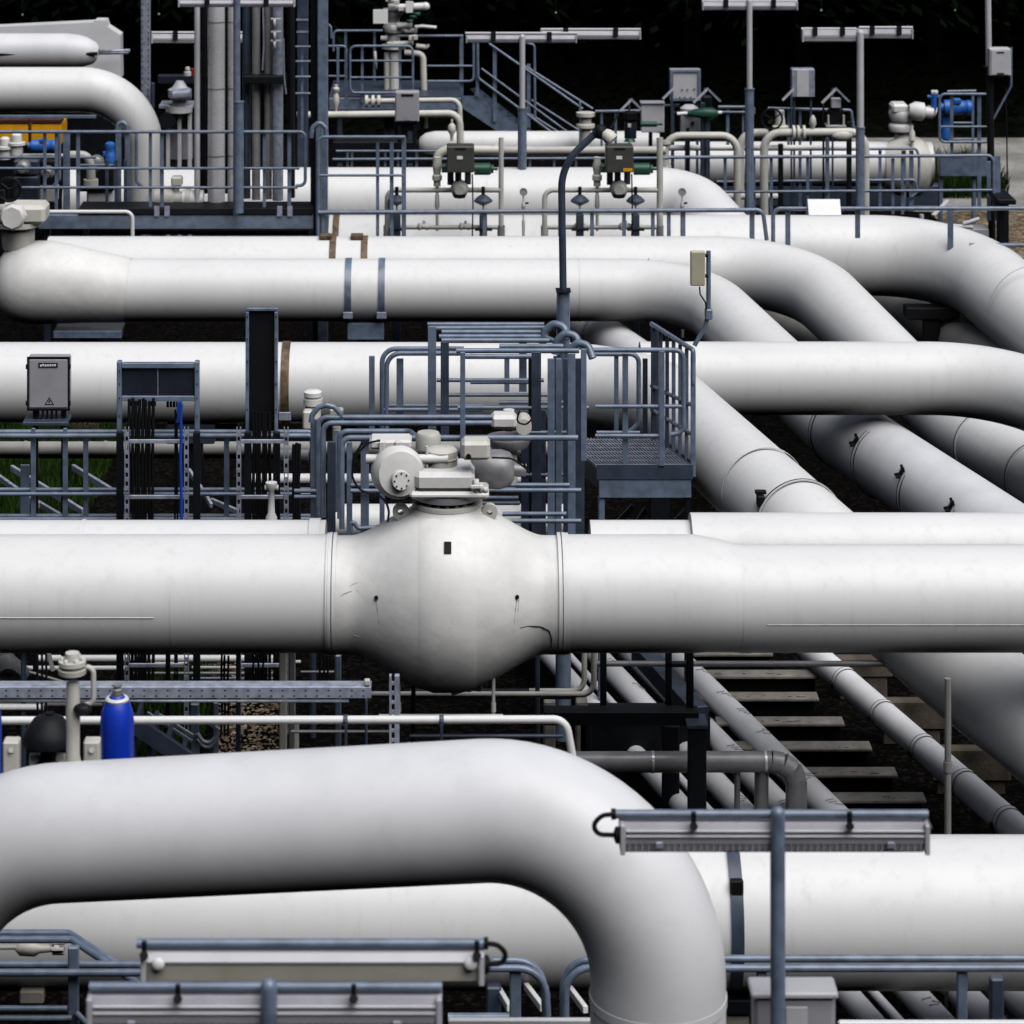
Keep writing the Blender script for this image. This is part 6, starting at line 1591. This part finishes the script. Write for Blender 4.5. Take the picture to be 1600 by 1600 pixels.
t = thing('control_box', 'pale box with round knob below the display box', 'control box', 'grey control boxes'); D = 47.6
MB().pbox(1064, 178, 1094, 207, D, .2, .01).build('box', GB, t); MB().lathe(P(1077, 178, D + .1), ZA, [(0, .15), (.1, .15), (.15, .08), (.15, 0)], 18).build('dome', LG, t)
MB().cyl(P(1082, 192, D), P(1082, 192, D - .03), .03, 14).build('knob', BS, t); MB().box((XW(1072, D), D + .21, 0), (XW(1080, D), D + .27, ZW(190, D))).build('stand', RD, t)
t = thing('control_box', 'grey box with paler middle strip on two legs, rear right', 'control box', 'grey control boxes'); D = 48.4
MB().pbox(1237, 108, 1273, 152, D, .22, .01).build('box', GV, t); MB().pbox(1245, 109, 1264, 151, D - .012, .011, .002).build('panel', LG, t)
for x in (1242, 1268): MB().box((XW(x - 1.6, D), D + .08, 0), (XW(x + 1.6, D), D + .12, ZW(152.5, D))).build('leg', RD, t)
t = thing('handwheel', 'black spoked handwheel right of the green valve', 'handwheel'); D = 47.4; c = P(1206, 186, D)
MB().tube([c + Vector((math.cos(a) * .17, 0, math.sin(a) * .17)) for a in [i * math.pi / 14 for i in range(29)]], .018, 8, caps=False).build('rim', BK, t)
for k in range(3): MB().tube([c, c + Vector((math.cos(k * 2.094 + .5) * .165, 0, math.sin(k * 2.094 + .5) * .165))], .014, 6).build('spoke', BK, t)
MB().cyl(c, c + Vector((0, .3, -.1)), .03, 10).build('spindle', BK, t)
t = thing('gate_valve', 'pale valve bonnet beside the handwheel', 'valve'); D = 47.8
MB().lathe(P(1219, 212, D), ZA, [(0, .1), (.1, .14), (.16, .14), (.18, .09), (.34, .07), (.34, 0)], 18).build('bonnet', WC, t); MB().pbox(1212, 172, 1226, 190, D - .05, .1, .02).build('yoke', GB, t)
GLP = 'white pipe loops, rear right'
D = 46.9
t = thing('pipe_loop', 'white pipe loop beneath the display box', 'pipe', GLP)
MB().tube(pp([(1039, 345), (1039, 212), (1152, 212), (1152, 345)], D), M(6, D), 16, .26).build('loop_pipe', WC, t)
for y in (222, 262): MB().ring(P(1039, y, D), ZA, M(6, D), .05, .04, 20).build('flange', WC, t)
t = thing('pipe_loop', 'short white pipe bend joining the two loops', 'pipe', GLP)
MB().tube(pp([(1156, 345, 47.6), (1156, 208, 47.6), (1200, 208, 47.6)], D), M(7, D), 16, .26).build('loop_pipe', WC, t)
t = thing('pipe_loop', 'wide white pipe loop with a flange pair, rear right', 'pipe', GLP)
MB().tube(pp([(1194, 345), (1194, 208), (1352, 206), (1352, 345)], D), M(6.5, D), 16, .26).build('loop_pipe', WC, t)
for x in (1240, 1247, 1256): MB().ring(P(x, 208, D), XA, M(6.5, D), .04, .06, 24).build('flange', WC, t)
MB().lathe(P(1270, 205, D), ZA, [(0, .03), (.06, .03), (.12, .06), (.2, .05), (.26, .02), (.26, 0)], 14).build('vent', WC, t)
MB().loft([P(1300, 210, D), P(1310, 211, D), P(1322, 211, D), P(1332, 209, D)], [M(6, D), M(9, D), M(9, D), M(6, D)], 18).build('reducer', WC, t)
xpipe('white pipe before the large rear pipe', 47.9, 231, 1040, 1340, 4.6, W, 'white pipes behind the control valves')
xpipe('white pipe low behind the rear right rail', 47.2, 307, 1125, 1215, 5, W, 'white pipes behind the control valves')
for i, x in enumerate((1075, 1098, 1220, 1287, 1293, 1327)):
    D = 47.35 + .02 * i; mb = MB(); w = (2.5, 3.5, 4, 1.5, 3, 4)[i]; mb.box((XW(x - w, D), D, 0), (XW(x + w, D), D + .06, ZW((200, 160, 225, 165, 215, 190)[i], D)))
    single(mb, 'dark_upright', (BS, RD, BS, BS, RL, BS)[i], ['black upright below the box with the knob', 'slate upright below the green valve', 'black upright below the pale valve bonnet', 'thin black upright left of the right hood', 'blue grey upright below the wide pipe loop', 'black upright under the reducer of the wide loop'][i], 'upright', 'uprights of the rear right')
r = Rail('pale rail between the green valve and the handwheel', 48.9, GRR); r.top([(1122, 167), (1178, 167), (1178, 178)], 4); r.mid([(1050, 175), (1175, 175)]); r.post(1137, 168, 230, 5); r.post(1161, 168, 230, 3)
r = Rail('pale rail behind the wide pipe loop, bent down right', 48.9, GRR); r.top([(1200, 169), (1330, 172), (1336, 215)], 5); r.post(1232, 170, 230, 4); r.post(1250, 170, 230, 4)
r = Rail('pale rail behind the left hood', 48.9, GRR); r.top([(930, 174), (1000, 173)]); r.post(940, 175, 240, 4); r.post(962, 175, 240, 4); r.mid([(1030, 165), (1062, 164)])
t = thing('hydrant', 'white flanged stub at the foot of the rear stair', 'hydrant'); D = 49
MB().lathe(P(915, 240, D), ZA, [(0, .09), (.4, .09), (.45, .16), (.5, .16), (.52, .1), (.62, .1), (.64, .16), (.7, .16), (.7, 0)], 18).build('body', WC, t); MB().pbox(905, 160, 908, 240, D + .2, .1).build('post', RL, t)

# strip lamps at the rear
strip_lamp('twin strip lamp, left arm of the lamp above the rear stair', 45.0, 816, 52, 727, 902, 58, 729, 900, 12, drop=3, wire_r=.01, pr=.045, pm=LG, bm=LG)
strip_lamp('pale strip lamp, right arm of the lamp above the rear stair', 45.4, 816, 46, 845, 1001, 58, 846, 1000, 14, m=LG, drop=2, pole=False, bm=LG)
strip_lamp('strip lamp on a slim pole at the top edge, centre right', 45.5, 1171, 2, 1097, 1246, 2, 1098, 1245, 13, drop=1, pr=.045, pm=LG, bm=LG)
strip_lamp('strip lamp on a pole, left arm, rear right', 45.0, 1344, 45, 1252, 1338, 52, 1254, 1340, 20, m=LG, drop=1, pr=.055, pm=LG, bm=LG)
strip_lamp('strip lamp on the same pole, right arm, rear right', 45.3, 1344, 43, 1342, 1426, 52, 1342, 1425, 16, drop=2, pole=False, bm=LG)
strip_lamp('strip lamp at the top edge over the stainless cylinders', 40.28, 370, -2, 277, 462, -2, 280, 460, 11, drop=2, pr=.05, pm=RL, zfoot=ZW(334, 40.28), bm=LG)
strip_lamp('pale strip lamp beside the perforated mast', 46.0, 300, 51, 237, 384, 56, 238, 384, 15, m=LG, drop=2, pole=False, bm=LG)
for i, (x, D, y0) in enumerate(((816, 44.94, 170), (1171, 45.44, 140), (1344, 44.94, 200), (373, 40.2, 160))):
    mb = MB(); mb.cyl((XW(x, D), D, 0 if i < 3 else ZW(332, D)), P(x, y0, D), .07, 14); mb.cyl(P(x, y0, D), P(x, y0 - 2, D), .08, 14)
    single(mb, 'pole_socket', RL, ['blue grey pole socket under the lamp above the rear stair', 'blue grey pole socket under the slim centre right lamp', 'blue grey pole socket under the rear right lamp', 'blue grey pole socket in front of the stainless cylinders'][i], 'pole socket', 'pole sockets of the rear lamps')
settle_all()
